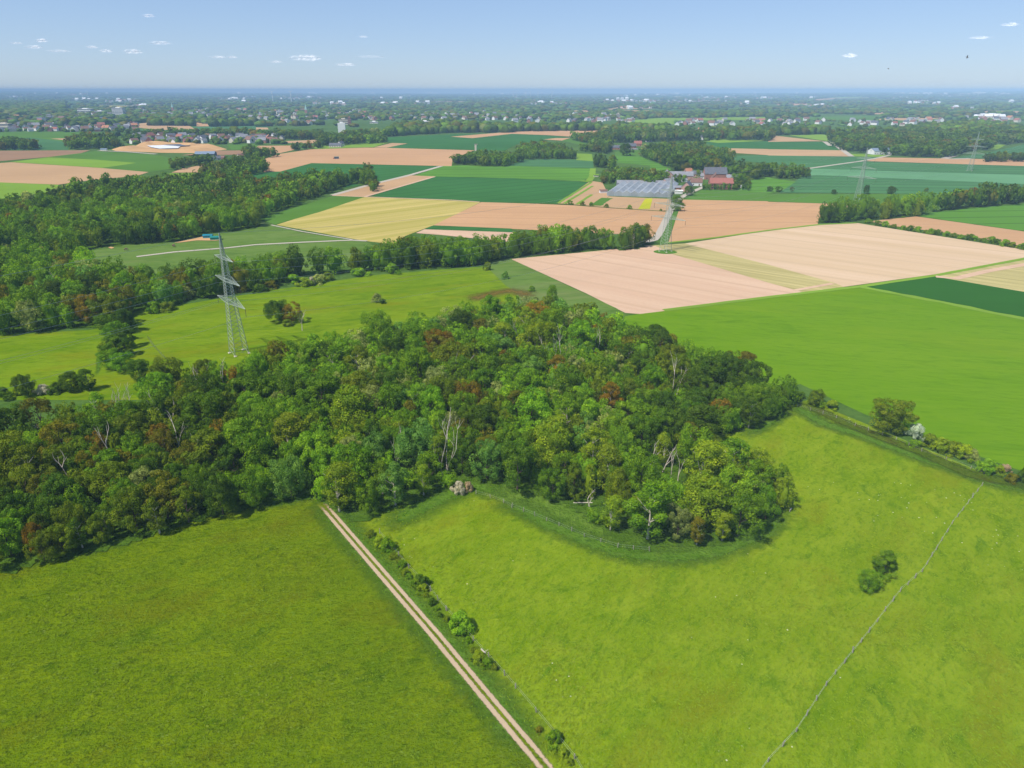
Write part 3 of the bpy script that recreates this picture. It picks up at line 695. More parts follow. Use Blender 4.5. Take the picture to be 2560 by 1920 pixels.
WOODS = [  # small woods and clumps further off: polygon, r range, colour weights
 ('row', 'm2 100,800 600,780 1000,760 1700,720 1950,700 2212,640 | m3 0,845 700,780 1170,720 1170,600@12 1000,600@14 500,560@15 0,600@15 | m2 2212,450@14 1700,440@15 1200,480@15 900,540@14 550,570@14 100,590@14', 4.2, 7.2, W_LEFT, 1.5),
 ('copse', 's2 1700,728 1940,748 2150,748 | s3 100,700 60,620@14 | s2 2100,612@14 1880,612@13 1710,660@10', 5, 8, W_DARK, 1.6),
 ('copse', 's3 110,690 550,682 560,600@14 400,530@15 150,522@15 50,555@15', 5, 8, W_LEFT, 1.6),
 ('far', 's3 710,755 880,772 905,700@10 860,660@15 740,640@15', 5, 8, W_DARK, 1.8),
 ('far', 's3 1120,665 1350,755 1700,790 1900,735 1850,590@15 1600,535@15 1300,535@15 1180,560@15', 6, 10, W_DARK, 1.6),
 ('far', 's3 780,500 900,545 1600,525 1620,470@10 1500,420@15 1300,385@15 1000,375@15 790,400@15', 8, 12, W_DARK, 1.5),
 ('far', 's3 500,510 680,560 830,600 850,560 780,470@10 620,470@10 530,475@10', 7, 11, W_DARK, 1.5),
 ('far', 's3 560,610 820,640 850,560@8 560,570@8', 5, 8, W_DARK, 1.4),
 ('far', 's3 790,880 1200,920 1340,900 1310,800@6 1200,780@8 1000,740@10 800,790@6', 4, 7, W_LEFT, 1.3),
 ('far', 'h 20,330 300,345 880,345 880,250 700,215 300,195 60,200', 2.2, 4.5, W_LEFT, 1.1),
 ('far', 'h 1010,345 1190,300 1180,275 1020,272', 1.8, 3.2, W_LEFT, 1.1),
 ('far', 'h 1420,420 1900,420 1900,402 1440,400', 1.5, 2.6, W_LEFT, 1.3),
 ('far', 'h 1800,400 2050,430 2060,370 1840,350', 2, 4, W_DARK, 1.2),
 ('far', 's3 1650,790 1900,820 2080,860 2212,840 | s4 60,830 70,710@12 | s3 1960,705@14 1900,740@12', 5, 9, W_DARK, 1.5),
 ('far', 's4 75,852 340,850 345,770@8 300,740@12 120,712@14', 5, 8, W_DARK, 1.6),
 ('rrow', 'm4 440,545 850,515 970,512 1250,488 1400,448 1850,408 2212,372 | S 2700,480 2700,440@14 | m4 2212,220@14 1900,230@14 1500,300@14 1380,320@14 900,350@14 620,400@12 470,420@10', 5.0, 7.5, W_DARK, 1.7),
 ('far', 's4 540,525 650,612 900,640 1250,665 1560,672 1800,605 1900,612 1940,550 2060,565 2212,540 | S 2700,355 2700,310@14 | s4 2212,400@15 1900,352@15 1700,352@15 1400,382@15 1100,412@15 750,422@15 560,440@15', 9, 14, W_DARK, 1.3),
 ('far', 's4 1880,690 2212,692 | S 2700,400 | S 2700,393@6 | s4 2212,650@10 1900,650@10', 6, 8, W_DARK, 1.3),
 ('far', 's3 1640,522 1860,522 2212,527 | s4 20,522 30,480 500,472 500,400@15 0,400@15 | s3 2212,392@15 1660,400@15', 10, 15, W_DARK, 1.2),
 ('far', 's3 0,446 800,438 780,372@15 0,380@15', 10, 15, W_DARK, 1.2),
 ('far', 's2 1130,492 1400,472 1700,456 2212,456 | s3 0,450 0,385@15 | s2 1600,345@15 1200,372@15', 10, 16, W_DARK, 1.2),
 ('far', 's2 560,575 830,560 1120,542 1100,470@12 1000,435@14 820,442@14 570,490@12', 9, 13, W_DARK, 1.3),
 ('far', 's2 -60,505 560,522 560,440@13 -60,440@13', 9, 13, W_DARK, 1.3),
 ('far', 's2 320,605 560,590 560,535@10 330,570@8', 7, 10, W_DARK, 1.3),
 ('far', 's2 -100,680 0,682 210,662 100,620@8 -60,560@13', 6, 9, W_DARK, 1.3),
 ('far', 's1 1740,850 2212,820 | s2 90,795 80,720@10 | s1 2212,645@14 1980,665@14 1780,715@14', 5, 8, W_DARK, 1.7),
 ('far', 's1 -300,612 0,608 320,606 300,540@10 120,510@12 -300,500@14', 8, 12, W_DARK, 1.4),
 ('far', 's1 590,602 800,600 1050,590 1010,520@10 940,470@13 700,475@14 610,490@14', 9, 13, W_DARK, 1.4),
 ('far', 's1 1480,785 1600,760 1820,720 1800,670@6 1560,690@8', 6, 9, W_DARK, 1.3),
 ('far', 's1 1080,540 1200,545 1200,500@8 1090,490@10', 8, 11, W_DARK, 1.3),
 ('far', 's1 930,500 1150,500 1500,480 2212,480 2212,440@13 1300,450@13 1000,450@13', 10, 14, W_DARK, 1.2),
 ('far', 's1 1820,404 2212,396 2212,340@14 1830,345@14', 12, 16, W_DARK, 1.1),
 ('far', 's1 1280,395 1670,398 1670,340@14 1290,345@14', 12, 16, W_DARK, 1.1),
 ('far', 's1 -300,340 0,335 560,300 560,180@14 -300,180@14', 15, 24, W_DARK, .8),
 ('far', 's1 560,400 930,400 1080,395 1080,350@14 560,330@14', 11, 16, W_DARK, 1.1)]
for i, (reg, spec, a, b, wt, hk) in enumerate(WOODS):
    P = wood(reg, spec, a, b, wt, hk, 40 + i, 1.15 if spec.startswith('h ') else (.6 if 'row' in reg else .74))
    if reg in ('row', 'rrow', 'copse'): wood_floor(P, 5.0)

# single trees: place (region, x, y of the foot), radius, height, colour, label words
SOLO = []
def solo(reg, x, y, r, h, colr, label, shape=0, cat='tree'): SOLO.append((at(reg, x, y), r, h, colr, label, shape, cat))
solo('F', 1193, 655, 3.4, 9.5, 'bright green', 'bright green round tree standing alone behind the wood beside the cream field', 0)
solo('b4', 830, 665, 6.0, 11.0, 'olive green', 'big rust-topped round tree in the hedge line of the right meadow', 3)
solo('b4', 325, 470, 3.1, 5.5, 'olive green', 'small olive tree in the hedge line just right of the wood', 0)
solo('c2', 1608, 55, 2.9, 5.0, 'mid green', 'small green tree, upper one of the pair on the right meadow', 2)
solo('c2', 1537, 126, 2.9, 4.8, 'mid green', 'small green tree, lower one of the pair on the right meadow', 1)
solo('m2', 200, 1185, 5.2, 10.5, 'dark green', 'dark green tree on the left of the clump in the middle meadow', 0)
solo('m2', 310, 1195, 3.8, 9.5, 'rust-tinged', 'reddish-brown tree in the middle of the clump on the middle meadow', 4)
solo('m2', 385, 1205, 2.2, 6.5, 'pale grey-green', 'pale thin tree on the right of the clump in the middle meadow', 6)
solo('m1', 900, 1200, 6.5, 14, 'olive green', 'tall olive tree on the upper left of the column reaching into the left meadow', 0)
solo('m1', 1080, 1130, 6.2, 15, 'brown-green', 'tall brownish tree at the upper right of the column in the left meadow', 4)
solo('m1', 1010, 1230, 6.0, 14, 'olive green', 'large olive tree in the middle of the upper part of the column', 2)
solo('m1', 1090, 1280, 5.0, 11, 'dark green', 'dark tree at the right side of the column in the left meadow', 1)
solo('m1', 930, 1290, 4.6, 9, 'mid green', 'mid green tree at the lower left of the upper column', 3)
solo('m1', 1020, 1360, 4.4, 9, 'mid green', 'mid green tree in the narrow middle of the column in the left meadow', 1)
solo('m1', 1075, 1425, 4.2, 9, 'dark green', 'dark tree right of the narrow middle of the column', 0)
solo('m1', 1000, 1500, 4.8, 9.5, 'mid green', 'broad tree at the lower bulge of the column in the left meadow', 2)
solo('m1', 1090, 1490, 3.6, 8, 'dark green', 'dark tree at the right of the lower bulge of the column', 5)
solo('m1', 930, 1460, 2.8, 5, 'yellow-green', 'small yellow-green tree beside the lower bulge of the column in the left meadow', 3)
solo('m1', 960, 1590, 4.0, 7.5, 'mid green', 'mid green tree at the foot of the column above the wood', 3)
solo('m1', 1060, 1620, 4.2, 7.5, 'bright green', 'bright green tree at the foot of the column above the wood', 0)
solo('b1', 1080, 150, 4.6, 8, 'dark green', 'dark spreading tree right of the foot of the column', 1)
solo('b1', 220, 275, 3.2, 8.5, 'dark green', 'small dark tree in the hedge at the left edge below the meadow', 0)
solo('b1', 560, 240, 4.2, 7.5, 'dark green', 'dark round tree in the hedge left of the column of trees', 1)
solo('b1', 690, 230, 3.6, 9, 'dark green', 'dark upright tree at the right end of the left hedge', 6)
solo('m4', 540, 535, 5.6, 8, 'dark green', 'dark round tree at the left end of the long row right of the pink field', 0)
solo('m3', 1115, 735, 4.4, 10.5, 'dark green', 'dark narrow tree right of the gap at the right end of the tree row', 6)
solo('m3', 1420, 440, 4.5, 8, 'mid green', 'green tree beside the farm road, lower one of the roadside trees', 0)
solo('m3', 1425, 375, 6, 7, 'mid green', 'broad green tree beside the farm road, in front of the greenhouse', 1)
solo('h', 1240, 490, 5, 10, 'dark green', 'dark green tree where the farm road meets the brick barn', 0)
solo('h', 1350, 300, 4.5, 14, 'yellow-green', 'bright yellow tree between the white house and the brick farm', 6)
solo('h', 1190, 190, 8, 14, 'brown-green', 'purplish brown tree behind the long grey-roofed farmhouse', 1)
solo('h', 1090, 180, 9, 20, 'dark green', 'large dark tree behind the long grey-roofed farmhouse', 0)
solo('h', 1900, 330, 9, 12, 'mid green', 'green tree right of the red-roofed farm building', 3)
solo('h', 1990, 320, 7, 9, 'olive green', 'olive tree between the red-roofed building and the green field', 1)
solo('h', 1660, 400, 4, 6, 'olive green', 'small tree in front of the red-roofed building', 5)
solo('s4', 845, 985, 3.6, 9.3, 'dark green', 'dark tree right behind the second farthest pylon on the right', 0)
solo('s4', 1060, 985, 4.2, 8.1, 'dark green', 'dark tree alone on the field boundary right of the pylon', 1)
solo('s4', 1365, 972, 2.7, 5.0, 'olive green', 'small olive tree on the far field boundary at the right', 2)
solo('s4', 572, 988, 3.0, 5.0, 'dark green', 'small dark tree on the field boundary left of the pylon', 0)
solo('s4', 90, 965, 3.6, 5.6, 'dark green', 'dark round tree on the boundary below the copse', 2)
solo('s4', 12, 965, 3.6, 5.6, 'dark green', 'dark round tree on the boundary left of the copse', 1)
solo('s4', 205, 965, 2.1, 5.0, 'brown-green', 'thin brown tree on the boundary below the copse', 5)
solo('s3', 990, 655, 11, 20, 'dark green', 'dark tree on the green slope in front of the far manor roofs', 0)
solo('s3', 1440, 800, 11, 24, 'dark green', 'large dark tree behind the hamlet at the edge of the slope', 2)
solo('m4', 120, 150, 8, 12, 'dark green', 'dark round tree at left of the copse right of the hamlet', 1)
for x, y in ((2180, 950), (2212, 955)): pass

SOLOB = []
def bush(reg, x, y, r, h, colr, label): SOLOB.append((at(reg, x, y), r, h, colr, label))
bush('t', 1110, 1215, 2.93, 4.16, 'bright green', 'bright green round bush beside the farm track, largest of the row')
bush('t', 670, 725, 1.70, 2.77, 'dark green', 'dark bush beside the farm track with a yellow bush in front')
bush('t', 690, 790, 1.37, 1.74, 'yellow-green', 'small yellow-flowering bush in front of the dark bush beside the track')
bush('t', 315, 330, 2.18, 3.23, 'mid green', 'green bush beside a yellowish one near the upper end of the track')
bush('t', 215, 290, 1.78, 2.54, 'yellow-green', 'yellowish bush left of a green one near the upper end of the track')
bush('t', 115, 180, 1.23, 1.85, 'olive green', 'small olive bush topmost of the row along the track')
bush('t', 385, 425, 1.23, 1.51, 'olive green', 'low olive bush just below the green bush by the upper track')
bush('t', 470, 520, 1.10, 1.85, 'mid green', 'small dark-centred bush midway along the upper track')
bush('t', 500, 600, 1.10, 1.39, 'olive green', 'low scrubby bush above the dark bush with the yellow front')
bush('t', 800, 930, 0.95, 1.74, 'dark green', 'small dark bush above the bright green round bush')
bush('t', 890, 1070, 0.68, 1.04, 'dark green', 'tiny dark bush just above the bright green round bush')
bush('t', 1320, 1570, 1.57, 2.31, 'yellow-green', 'yellow bush below the bright green round bush')
bush('t', 1410, 1625, 1.37, 2.19, 'mid green', 'dark green bush touching the lower right of the yellow bush')
bush('c2', 180, 790, 1.4, 2.4, 'mid green', 'green bush near the lower end of the track verge')
bush('c2', 215, 840, 1.0, 1.5, 'yellow-green', 'yellowish bush lowest along the track verge')
bush('c2', 115, 740, .7, 1.0, 'brown-green', 'small brown bush left of the lowest green bush by the track')
bush('c2', 250, 880, .7, 1.0, 'olive green', 'small low bush at the bottom end of the verge')
bush('b2', 1555, 1020, 2.0, 3.4, 'blossom', 'white-blossoming bush at the front edge of the wood')
bush('b2', 1625, 1000, 1.5, 2.8, 'peach blossom', 'peach-tinted blossoming bush touching the white one at the wood edge')
bush('b4', 1010, 700, 2.9, 4.8, 'white blossom', 'grey-white blossoming bush beside the big rust-topped tree')
bush('b4', 440, 505, 2.6, 3.2, 'yellow-green', 'yellow-green bush in the hedge line right of the small olive tree')
bush('b4', 215, 430, 2.2, 2.6, 'dark green', 'dark low bush in the hedge line beside the wood')
bush('b4', 370, 490, 1.8, 2.4, 'mid green', 'green bush wedged between the olive tree and the yellow-green bush')
bush('b4', 1010, 765, 1.9, 2.2, 'mid green', 'low green bush below the grey-white blossoming bush')
for i, (x, y, r, c) in enumerate(((1110, 760, 3.12, 'olive green'), (1180, 785, 3.12, 'yellow-green'), (1260, 810, 3.38, 'olive green'), (1340, 835, 3.38, 'yellow-green'), (1400, 850, 2.60, 'pale grey-green'))):
    bush('b4', x, y, r, r * 1.25, c, ['olive bush first right of the blossom in the right hedge', 'yellow-green bush second right of the blossom in the right hedge', 'olive bush in the middle of the right hedge', 'yellow-green bush right of the middle of the right hedge', 'pale bush with white flowers in the right hedge'][i])
bush('b4', 1500, 935, 2.9, 3.8, 'bright green', 'bright round bush alone in the right hedge above the fence end')
bush('b4', 1590, 950, 1.7, 2.4, 'yellow-green', 'yellow-green bush right of the bright round one in the right hedge')
bush('b4', 1640, 930, 1.5, 2.0, 'peach blossom', 'pinkish low bush near the right end of the hedge')
bush('b4', 1680, 1010, 2.0, 2.6, 'brown-green', 'brown-green bush near the right end of the hedge')
bush('b4', 1775, 1010, 2.4, 4.6, 'dark green', 'dark tall bush at the right edge of the picture in the hedge')
bush('m2', 1045, 1015, 3.0, 4.6, 'pale grey-green', 'pale green bush standing alone in the middle meadow')
bush('m2', 1090, 1030, 2.2, 2.4, 'dark green', 'low dark bush touching the pale one in the middle meadow')
bush('m2', 270, 1225, 3.0, 3.0, 'olive green', 'low bush at the foot of the clump in the middle meadow')
bush('m3', 170, 1135, 1.6, 3.2, 'mid green', 'small bush left of the lone bright tree behind the wood')
bush('m2', 2150, 820, 2.0, 4.4, 'blue-green', 'small blue-green bush at the right end of the middle meadow')
bush('m2', 2000, 745, 2.4, 5, 'olive green', 'olive bush where the tree row meets the middle meadow')
bush('b1', 150, 265, 2.5, 3.0, 'yellow-green', 'pale blossoming bush left of the small dark tree in the left hedge')
bush('b1', 330, 255, 2.8, 3.2, 'blossom', 'white-flecked bush right of the small dark tree in the left hedge')
bush('b1', 30, 280, 3, 3.4, 'dark green', 'dark bush at the left edge of the left hedge')
bush('b1', 440, 250, 2.8, 3.8, 'dark green', 'dark bush in the middle of the left hedge')
bush('b1', 70, 305, 2.2, 2.0, 'dark green', 'low dark bush under the left end of the left hedge')
bush('b1', 1230, 150, 4.5, 4.5, 'dark green', 'broad dark bush between the column of trees and the near pylon')
bush('m2', 120, 905, 4, 4.5, 'brown-green', 'brownish bush on the meadow edge right of the pylon')
bush('m2', 30, 930, 4, 4.5, 'dark green', 'dark bush on the meadow edge beside the pylon arms')
bush('m2', 320, 850, 5, 4.5, 'bright green', 'bright green bush on the upper edge of the middle meadow')
bush('m2', 420, 880, 4.5, 4.6, 'yellow-green', 'yellow-green bush on the upper edge of the middle meadow')
bush('m2', 480, 870, 1.9, 4.6, 'blossom', 'small white-blossoming bush on the upper meadow edge')
bush('m2', 540, 860, 4.5, 5.0, 'pale grey-green', 'grey-green bush on the upper edge of the middle meadow')
bush('m2', 620, 830, 3.8, 4.6, 'olive green', 'olive bush right of the grey-green one on the upper meadow edge')
bush('m2', 900, 790, 5.5, 4.6, 'bright green', 'broad bright bush in front of the middle of the tree row')
bush('m2', 1180, 770, 5.0, 5.5, 'mid green', 'green bush right of the broad bright one before the tree row')
bush('m1', 1610, 990, 4.6, 6.5, 'pale grey-green', 'pale blossoming bush at the meadow edge left of the pylon')
bush('m1', 1330, 1110, 4.2, 5.5, 'mid green', 'green bush at the meadow edge right of the column')
bush('m1', 1450, 1095, 4.0, 4.6, 'olive green', 'olive bush at the meadow edge left of the pale one')
hx = [(870, 545, 3.2), (950, 565, 3.2), (1010, 575, 3.6), (1090, 590, 2.8), (1160, 602, 2.8), (1230, 612, 3.4), (1290, 620, 3.4), (1360, 632, 2.2), (1410, 640, 3.6), (1460, 646, 3.4), (1540, 660, 3.2), (1600, 668, 2.8), (1670, 680, 2.6), (1745, 690, 3.6), (1780, 698, 3.0), (1850, 705, 2.2), (1910, 715, 3.8), (1970, 726, 3.0), (2040, 745, 4.0), (2110, 755, 3.2), (2190, 770, 3.4)]
nth = ['first', 'second', 'third', 'fourth', 'fifth', 'sixth', 'seventh', 'eighth', 'ninth', 'tenth', 'eleventh', 'twelfth', 'thirteenth', 'fourteenth', 'fifteenth', 'sixteenth', 'seventeenth', 'eighteenth', 'nineteenth', 'twentieth', 'twenty-first', 'twenty-second', 'twenty-third', 'twenty-fourth', 'twenty-fifth', 'twenty-sixth', 'twenty-seventh', 'twenty-eighth', 'twenty-ninth', 'thirtieth']
for i, (x, y, r) in enumerate(hx):
    bush('m4', x, y, r * 1.0, r * 1.2, ['mid green', 'dark green', 'bright green', 'olive green'][i % 4], f'{nth[i]} bush from the left in the hedge between cream and pink fields')
for i, (x, y, r) in enumerate(((500, 385, 4), (610, 392, 3.6), (685, 395, 3.2), (815, 410, 3.2), (1018, 425, 3.4), (1285, 440, 1.8))):
    bush('m3', x, y, r * .8, r * 1.1, 'olive green' if i % 2 else 'mid green', f'{nth[i]} bush from the left on the boundary below the garden plots')

for i, (x, y, r, h_, c) in enumerate(((160, 235, .8, 1.2, 'mid green'), (345, 395, .9, 1.2, 'mid green'), (430, 470, .8, 1.1, 'olive green'), (540, 640, .9, 1.2, 'mid green'), (600, 720, .8, 1.3, 'mid green'), (735, 850, .7, 1.0, 'olive green'), (845, 1000, .7, 1.0, 'mid green'), (960, 1110, .8, 1.1, 'olive green'), (1190, 1350, .9, 1.2, 'mid green'), (1260, 1450, .8, 1.1, 'olive green'), (1480, 1650, .9, 1.2, 'olive green'))):
    bush('t', x, y, r, h_, c, f'{nth[i]} low scrub bush from the top in the rough verge right of the track')
def bare_tree(reg, x, y, h, label, seed, lean=0.0, dense=1, z=0):
    """a leafless tree: forking pale limbs down to twigs"""
    q = random.Random(seed); p = at(reg, x, y, z); p.z = 0
    t = thing('bare_tree', label, 'dead tree', p, q.uniform(0, 6.28) if not lean else 0, 'bare pale trees showing between the green crowns')
    def grow(b, d, L, r, lev, m, br):
        pts = [b]; k = 4
        for i in range(k):
            d = (d + Vector((q.uniform(-.22, .22), q.uniform(-.22, .22), q.uniform(-.02, .12)))).normalized()
            e = pts[-1] + d * L / k; m.tube(pts[-1], e, r * (1 - i * .17), r * (1 - (i + 1) * .17), 5); pts.append(e)
        if lev == 0: return
        for i in range(2 + (lev == 1)):
            a = q.uniform(0, 6.28); dd = (d + Vector((math.cos(a), math.sin(a), q.uniform(.3, .8))) * q.uniform(.35, .6)).normalized()
            sub = br if br is not None else MB(); grow(pts[q.choice((2, 3, 4, 4))], dd, L * q.uniform(.5, .75), r * .55, lev - 1, sub, sub); sub.build('branch', M_PALEBARK, t) if br is None else None
    d0 = Vector((lean, 0, 1)).normalized(); n = max(1, dense)
    for k in range(n):
        tr, br = MB(), None; a = q.uniform(0, 6.28); dd = (d0 + (Vector((math.cos(a), math.sin(a), 0)) * .18 if n > 1 else Vector())).normalized()
        grow(Vector((0, 0, -.2)) + (Vector((math.cos(a), math.sin(a), 0)) * .9 if n > 1 else Vector()), dd, h * .6 * q.uniform(.8, 1.1), .24 if n == 1 else .17, 2, tr, br)
        tr.build('trunk', M_PALEBARK, t)
    return p

BARE = [('b1', 850, 760, 15, 'large white forking bare tree left in the wood', -.2, 1), ('b1', 1395, 690, 12, 'white forked bare tree right of the large one in the left wood', 0, 1),
        ('b1', 930, 420, 11, 'cluster of white bare stems at the back of the left wood', 0, 4), ('b1', 1000, 400, 10, 'white bare stems right beside the cluster at the back of the left wood', 0, 3),
        ('b1', 1580, 230, 11, 'tall bare stems below the near pylon', 0, 3), ('b1', 1715, 220, 12, 'bare forked tree right below the foot of the near pylon', 0, 2),
        ('b1', 1300, 440, 10, 'leaning pale bare tree between the two stem clusters', -.2, 2), ('b1', 1570, 690, 9, 'tan bare tree right of the white forked one', 0, 2),
        ('b1', 540, 900, 9, 'small bare stem low in the left wood', -.2, 1), ('b1', 1700, 520, 9, 'small forked bare tree in the back of the wood near the pylon', 0, 1),
        ('b1', 330, 600, 8, 'small bare branch tree at far left in the wood', -.3, 1), ('b3', 940, 900, 11, 'single white leafless stem in the right part of the wood', .02, 1),
        ('b3', 1130, 1000, 12, 'large white curved bare tree in the clearing at the right', -.05, 2), ('b3', 970, 960, 6, 'leaning bare stem left of the clearing', .2, 1),
        ('b3', 540, 1150, 7, 'small white forked bare tree near the front fence', -.2, 1), ('b3', 1040, 920, 9, 'thin leaning bare stem inside the clearing', .3, 1),
        ('b3', 590, 120, 15, 'tall bare poles at the top middle of the wood', 0, 3), ('b3', 320, 190, 15, 'row of bare poles in the upper middle of the wood', 0, 3), ('b3', 60, 110, 15, 'bare dark poles at the back centre of the wood', 0, 2),
        ('b3', 1130, 380, 12, 'pale bare stems in the right middle of the wood', 0, 2), ('b2', 1440, 830, 15, 'bare brown stems above the blossoming bush', 0, 3), ('b2', 1080, 790, 13, 'thin bare stems in the middle front of the wood', 0, 2),
        ('b2', 1530, 180, 14, 'slender bare trunks in the back middle of the wood', 0, 2), ('m1', 520, 960, 14, 'pale bare tree in the left forest above the meadow', 0, 2),
        ('m3', 1050, 740, 12, 'thin bare trees in the gap at the right end of the tree row', 0, 2), ('p', 1080, 1180, 8, 'pale bare stem right of the clump in the middle meadow', 0, 1)]
bare_pos = []
for i, (r_, x, y, h, lb, ln, dn) in enumerate(BARE): bare_pos.append((bare_tree(r_, x, y, h, lb, 100 + i, ln, dn, z=2.0), h))

# the clearing round the big bare tree and room around every bare tree
clear = at('b3', 1060, 1010)
def keep(t):
    p, r = t[0], t[1]
    if t[4] != 'main': return True
    if (p - clear).length < 5.5: return False
    for q, h in bare_pos:
        d = p - q; d.z = 0
        if d.length < 2.2: return False
        to = Vector((-q.x, -q.y, 0)).normalized(); a = d.dot(to)
        if 0 < a < r + 5 and (d - to * a).length < r * .8: t[1] *= .6; t[2] *= .45
    return True
PLACES = [t for t in PLACES if keep(t)]
pyl1 = at('p', 362, 1490)
PLACES = [t for t in PLACES if (t[0] - pyl1).length > 7.0]

# the 300 that show largest become things, the others one mass
vis = []
for t in PLACES:
    x, y, f = proj(t[0] + Vector((0, 0, t[2] * .6)))
    if x < -140 or x > 2700: t.append(-1); continue
    t.append(t[1] * t[2] / f ** 2)
NIND = 300 - len(SOLO)
order = sorted([t for t in PLACES if t[7] > 0], key=lambda t: -t[7]); IND = order[:NIND]; MASS = [t for t in PLACES if t[7] < 0] + order[NIND:]
MASS = [t for t in MASS if t[0].y > 30]
print('trees', len(PLACES), 'individual', len(IND), 'mass', len(MASS))

TCOL = {k: tuple(v * 1.12 for v in c) for k, c in TINT.items()}; TCOL.update({'blossom': (.62, .56, .42), 'peach blossom': (.50, .38, .22), 'white blossom': (.55, .62, .46)})
def make_tree(p, r, h, colr, proto, label, group, q, cat='tree', lift=None):
    w_, cm, tm, r0, h0 = PROTO[proto]
    t = thing('tree', label, cat, p, 0, group)
    c = link('crown', cm, t); k = r / r0 if w_ != 'tall narrow' else r / r0 * .72
    base = .10 * h if lift is None else lift
    c.scale = (k * q.uniform(.86, 1.16), k * q.uniform(.86, 1.16), (h - base) / h0 * 1.0); c.location = (0, 0, base); c.rotation_euler = (q.uniform(-.05, .05), q.uniform(-.05, .05), q.uniform(0, 6.28))
    b = q.uniform(.82, 1.18); rgb = TCOL[colr]; g = q.uniform(.92, 1.1)
    c.color = (rgb[0] * b / g, rgb[1] * b, rgb[2] * b, 1)
    u = link('trunk', tm, t); u.scale = (h / 15, h / 15, h / 15); return t

def zone(t):
    x, y, _ = proj(t[0]); reg = t[4]
    if reg == 'left': return 'in the left forest' if x < 300 else 'left of the near pylon'
    if reg == 'upper': return 'in the upper left forest'
    if reg == 'row': return 'in the middle tree row'
    if reg == 'rrow': return 'in the long row at the right'
    if reg != 'main': return 'in a far clump'
    if x < 250: return 'in the left end of the wood' if y < 1240 else 'at the far left front edge'
    if x < 520: return 'at the back left of the wood' if y < 1080 else ('left of centre in the wood' if y < 1210 else 'on the front edge left of centre')
    if x < 800: return 'below the near pylon' if y < 1010 else ('above the track end' if y < 1150 else 'beside the track end, left')
    if x < 1040: return 'at the back above the track' if y < 1010 else ('inside the wood above the bulge' if y < 1150 else 'in the bulge beside the track')
    if x < 1300: return 'at the back centre of the wood' if y < 960 else ('in the centre of the wood' if y < 1090 else 'behind the blossoming bush')
    if x < 1600: return 'at the back below the cream field' if y < 940 else ('in the right centre of the wood' if y < 1120 else 'at the front fence')
    return 'at the right back of the wood' if y < 930 else ('on the right flank of the wood' if y < 1120 else 'on the front tip of the wood')
named = {}
for t in IND:
    q = random.Random(int(t[0].x * 13 + t[0].y * 7))
    sh = 0
    c = t[3]
    if c in ('pale grey-green', 'brown-green'): sh = q.choice((4, 5, 6))
    elif c in ('yellow-green', 'blue-green'): sh = q.choice((0, 3, 6, 7))
    else: sh = q.choice((0, 1, 2, 3, 0, 1, 2, 3, 5, 7))
    t.append(sh); t.append(zone(t)); named.setdefault((c, PROTO[sh][0], t[9]), []).append(t)
for (c, sw, z), L_ in named.items():
    L_.sort(key=lambda t: proj(t[0])[0])
    for i, t in enumerate(L_):
        q = random.Random(i * 31 + int(t[0].x * 7))
        if len(L_) == 1: lb = f'{c} {sw} tree {z}'
        elif i == 0: lb = f'leftmost {c} {sw} tree {z}'
        elif i == len(L_) - 1: lb = f'rightmost {c} {sw} tree {z}'
        else: lb = f'{nth[i]} {c} {sw} tree from left {z}'
        g = {'main': 'trees of the central wood', 'left': 'trees of the left forest', 'upper': 'trees of the left forest'}.get(t[4], 'trees of the tree row')
        make_tree(t[0], t[1], t[2], c, t[8], lb, g, q)
q = random.Random(99)
for (p, r, h, c, lb, shp, cat) in SOLO: make_tree(p, r, h, c, shp, lb, 'trees standing alone or in small clumps', q, lift=h * .07)
for i, (p, r, h, c, lb) in enumerate(SOLOB):
    o = link('bush', BUSH[i % 4]); o.location = p; o.scale = (r / 2.0, r / 2.0, h / 2.5); o.rotation_euler = (0, 0, q.uniform(0, 6.28))
    b = q.uniform(1.1, 1.35) if 'blossom' not in c else 1; rgb = TCOL[c]; o.color = (rgb[0] * b, rgb[1] * b, rgb[2] * b, 1)
    tag(o, lb, 'bush', 'bushes along the verges, hedges and meadow edges')

# the mass: merged crowns at three levels of detail
def merge(name, items, protos, dim=1.0):
    Vs, Fs, vr, tn = [], [], [], []; off = 0; g = np.random.default_rng(5)
    for (p, r, h, colr) in items:
        V, F, va, r0, h0 = protos[int(g.integers(len(protos)))]
        a = g.uniform(0, 6.28); ca, sa = math.cos(a), math.sin(a); k = r / r0; kz = h / h0
        X = np.stack([(V[:, 0] * ca - V[:, 1] * sa) * k + p[0], (V[:, 0] * sa + V[:, 1] * ca) * k + p[1], V[:, 2] * kz + p[2]], 1)
        Vs.append(X); Fs.append(F + off); off += len(X); vr.append(va)
        b = g.uniform(.8, 1.2); rgb = np.array(TCOL[colr]) * b * dim; tn.append(np.repeat(rgb[None], len(F), 0))
    me = np_mesh(name, np.concatenate(Vs), np.concatenate(Fs), [M_LEAFT], np.concatenate(vr), np.concatenate(tn))
    return link(name, me), sum(len(f) for f in Fs)

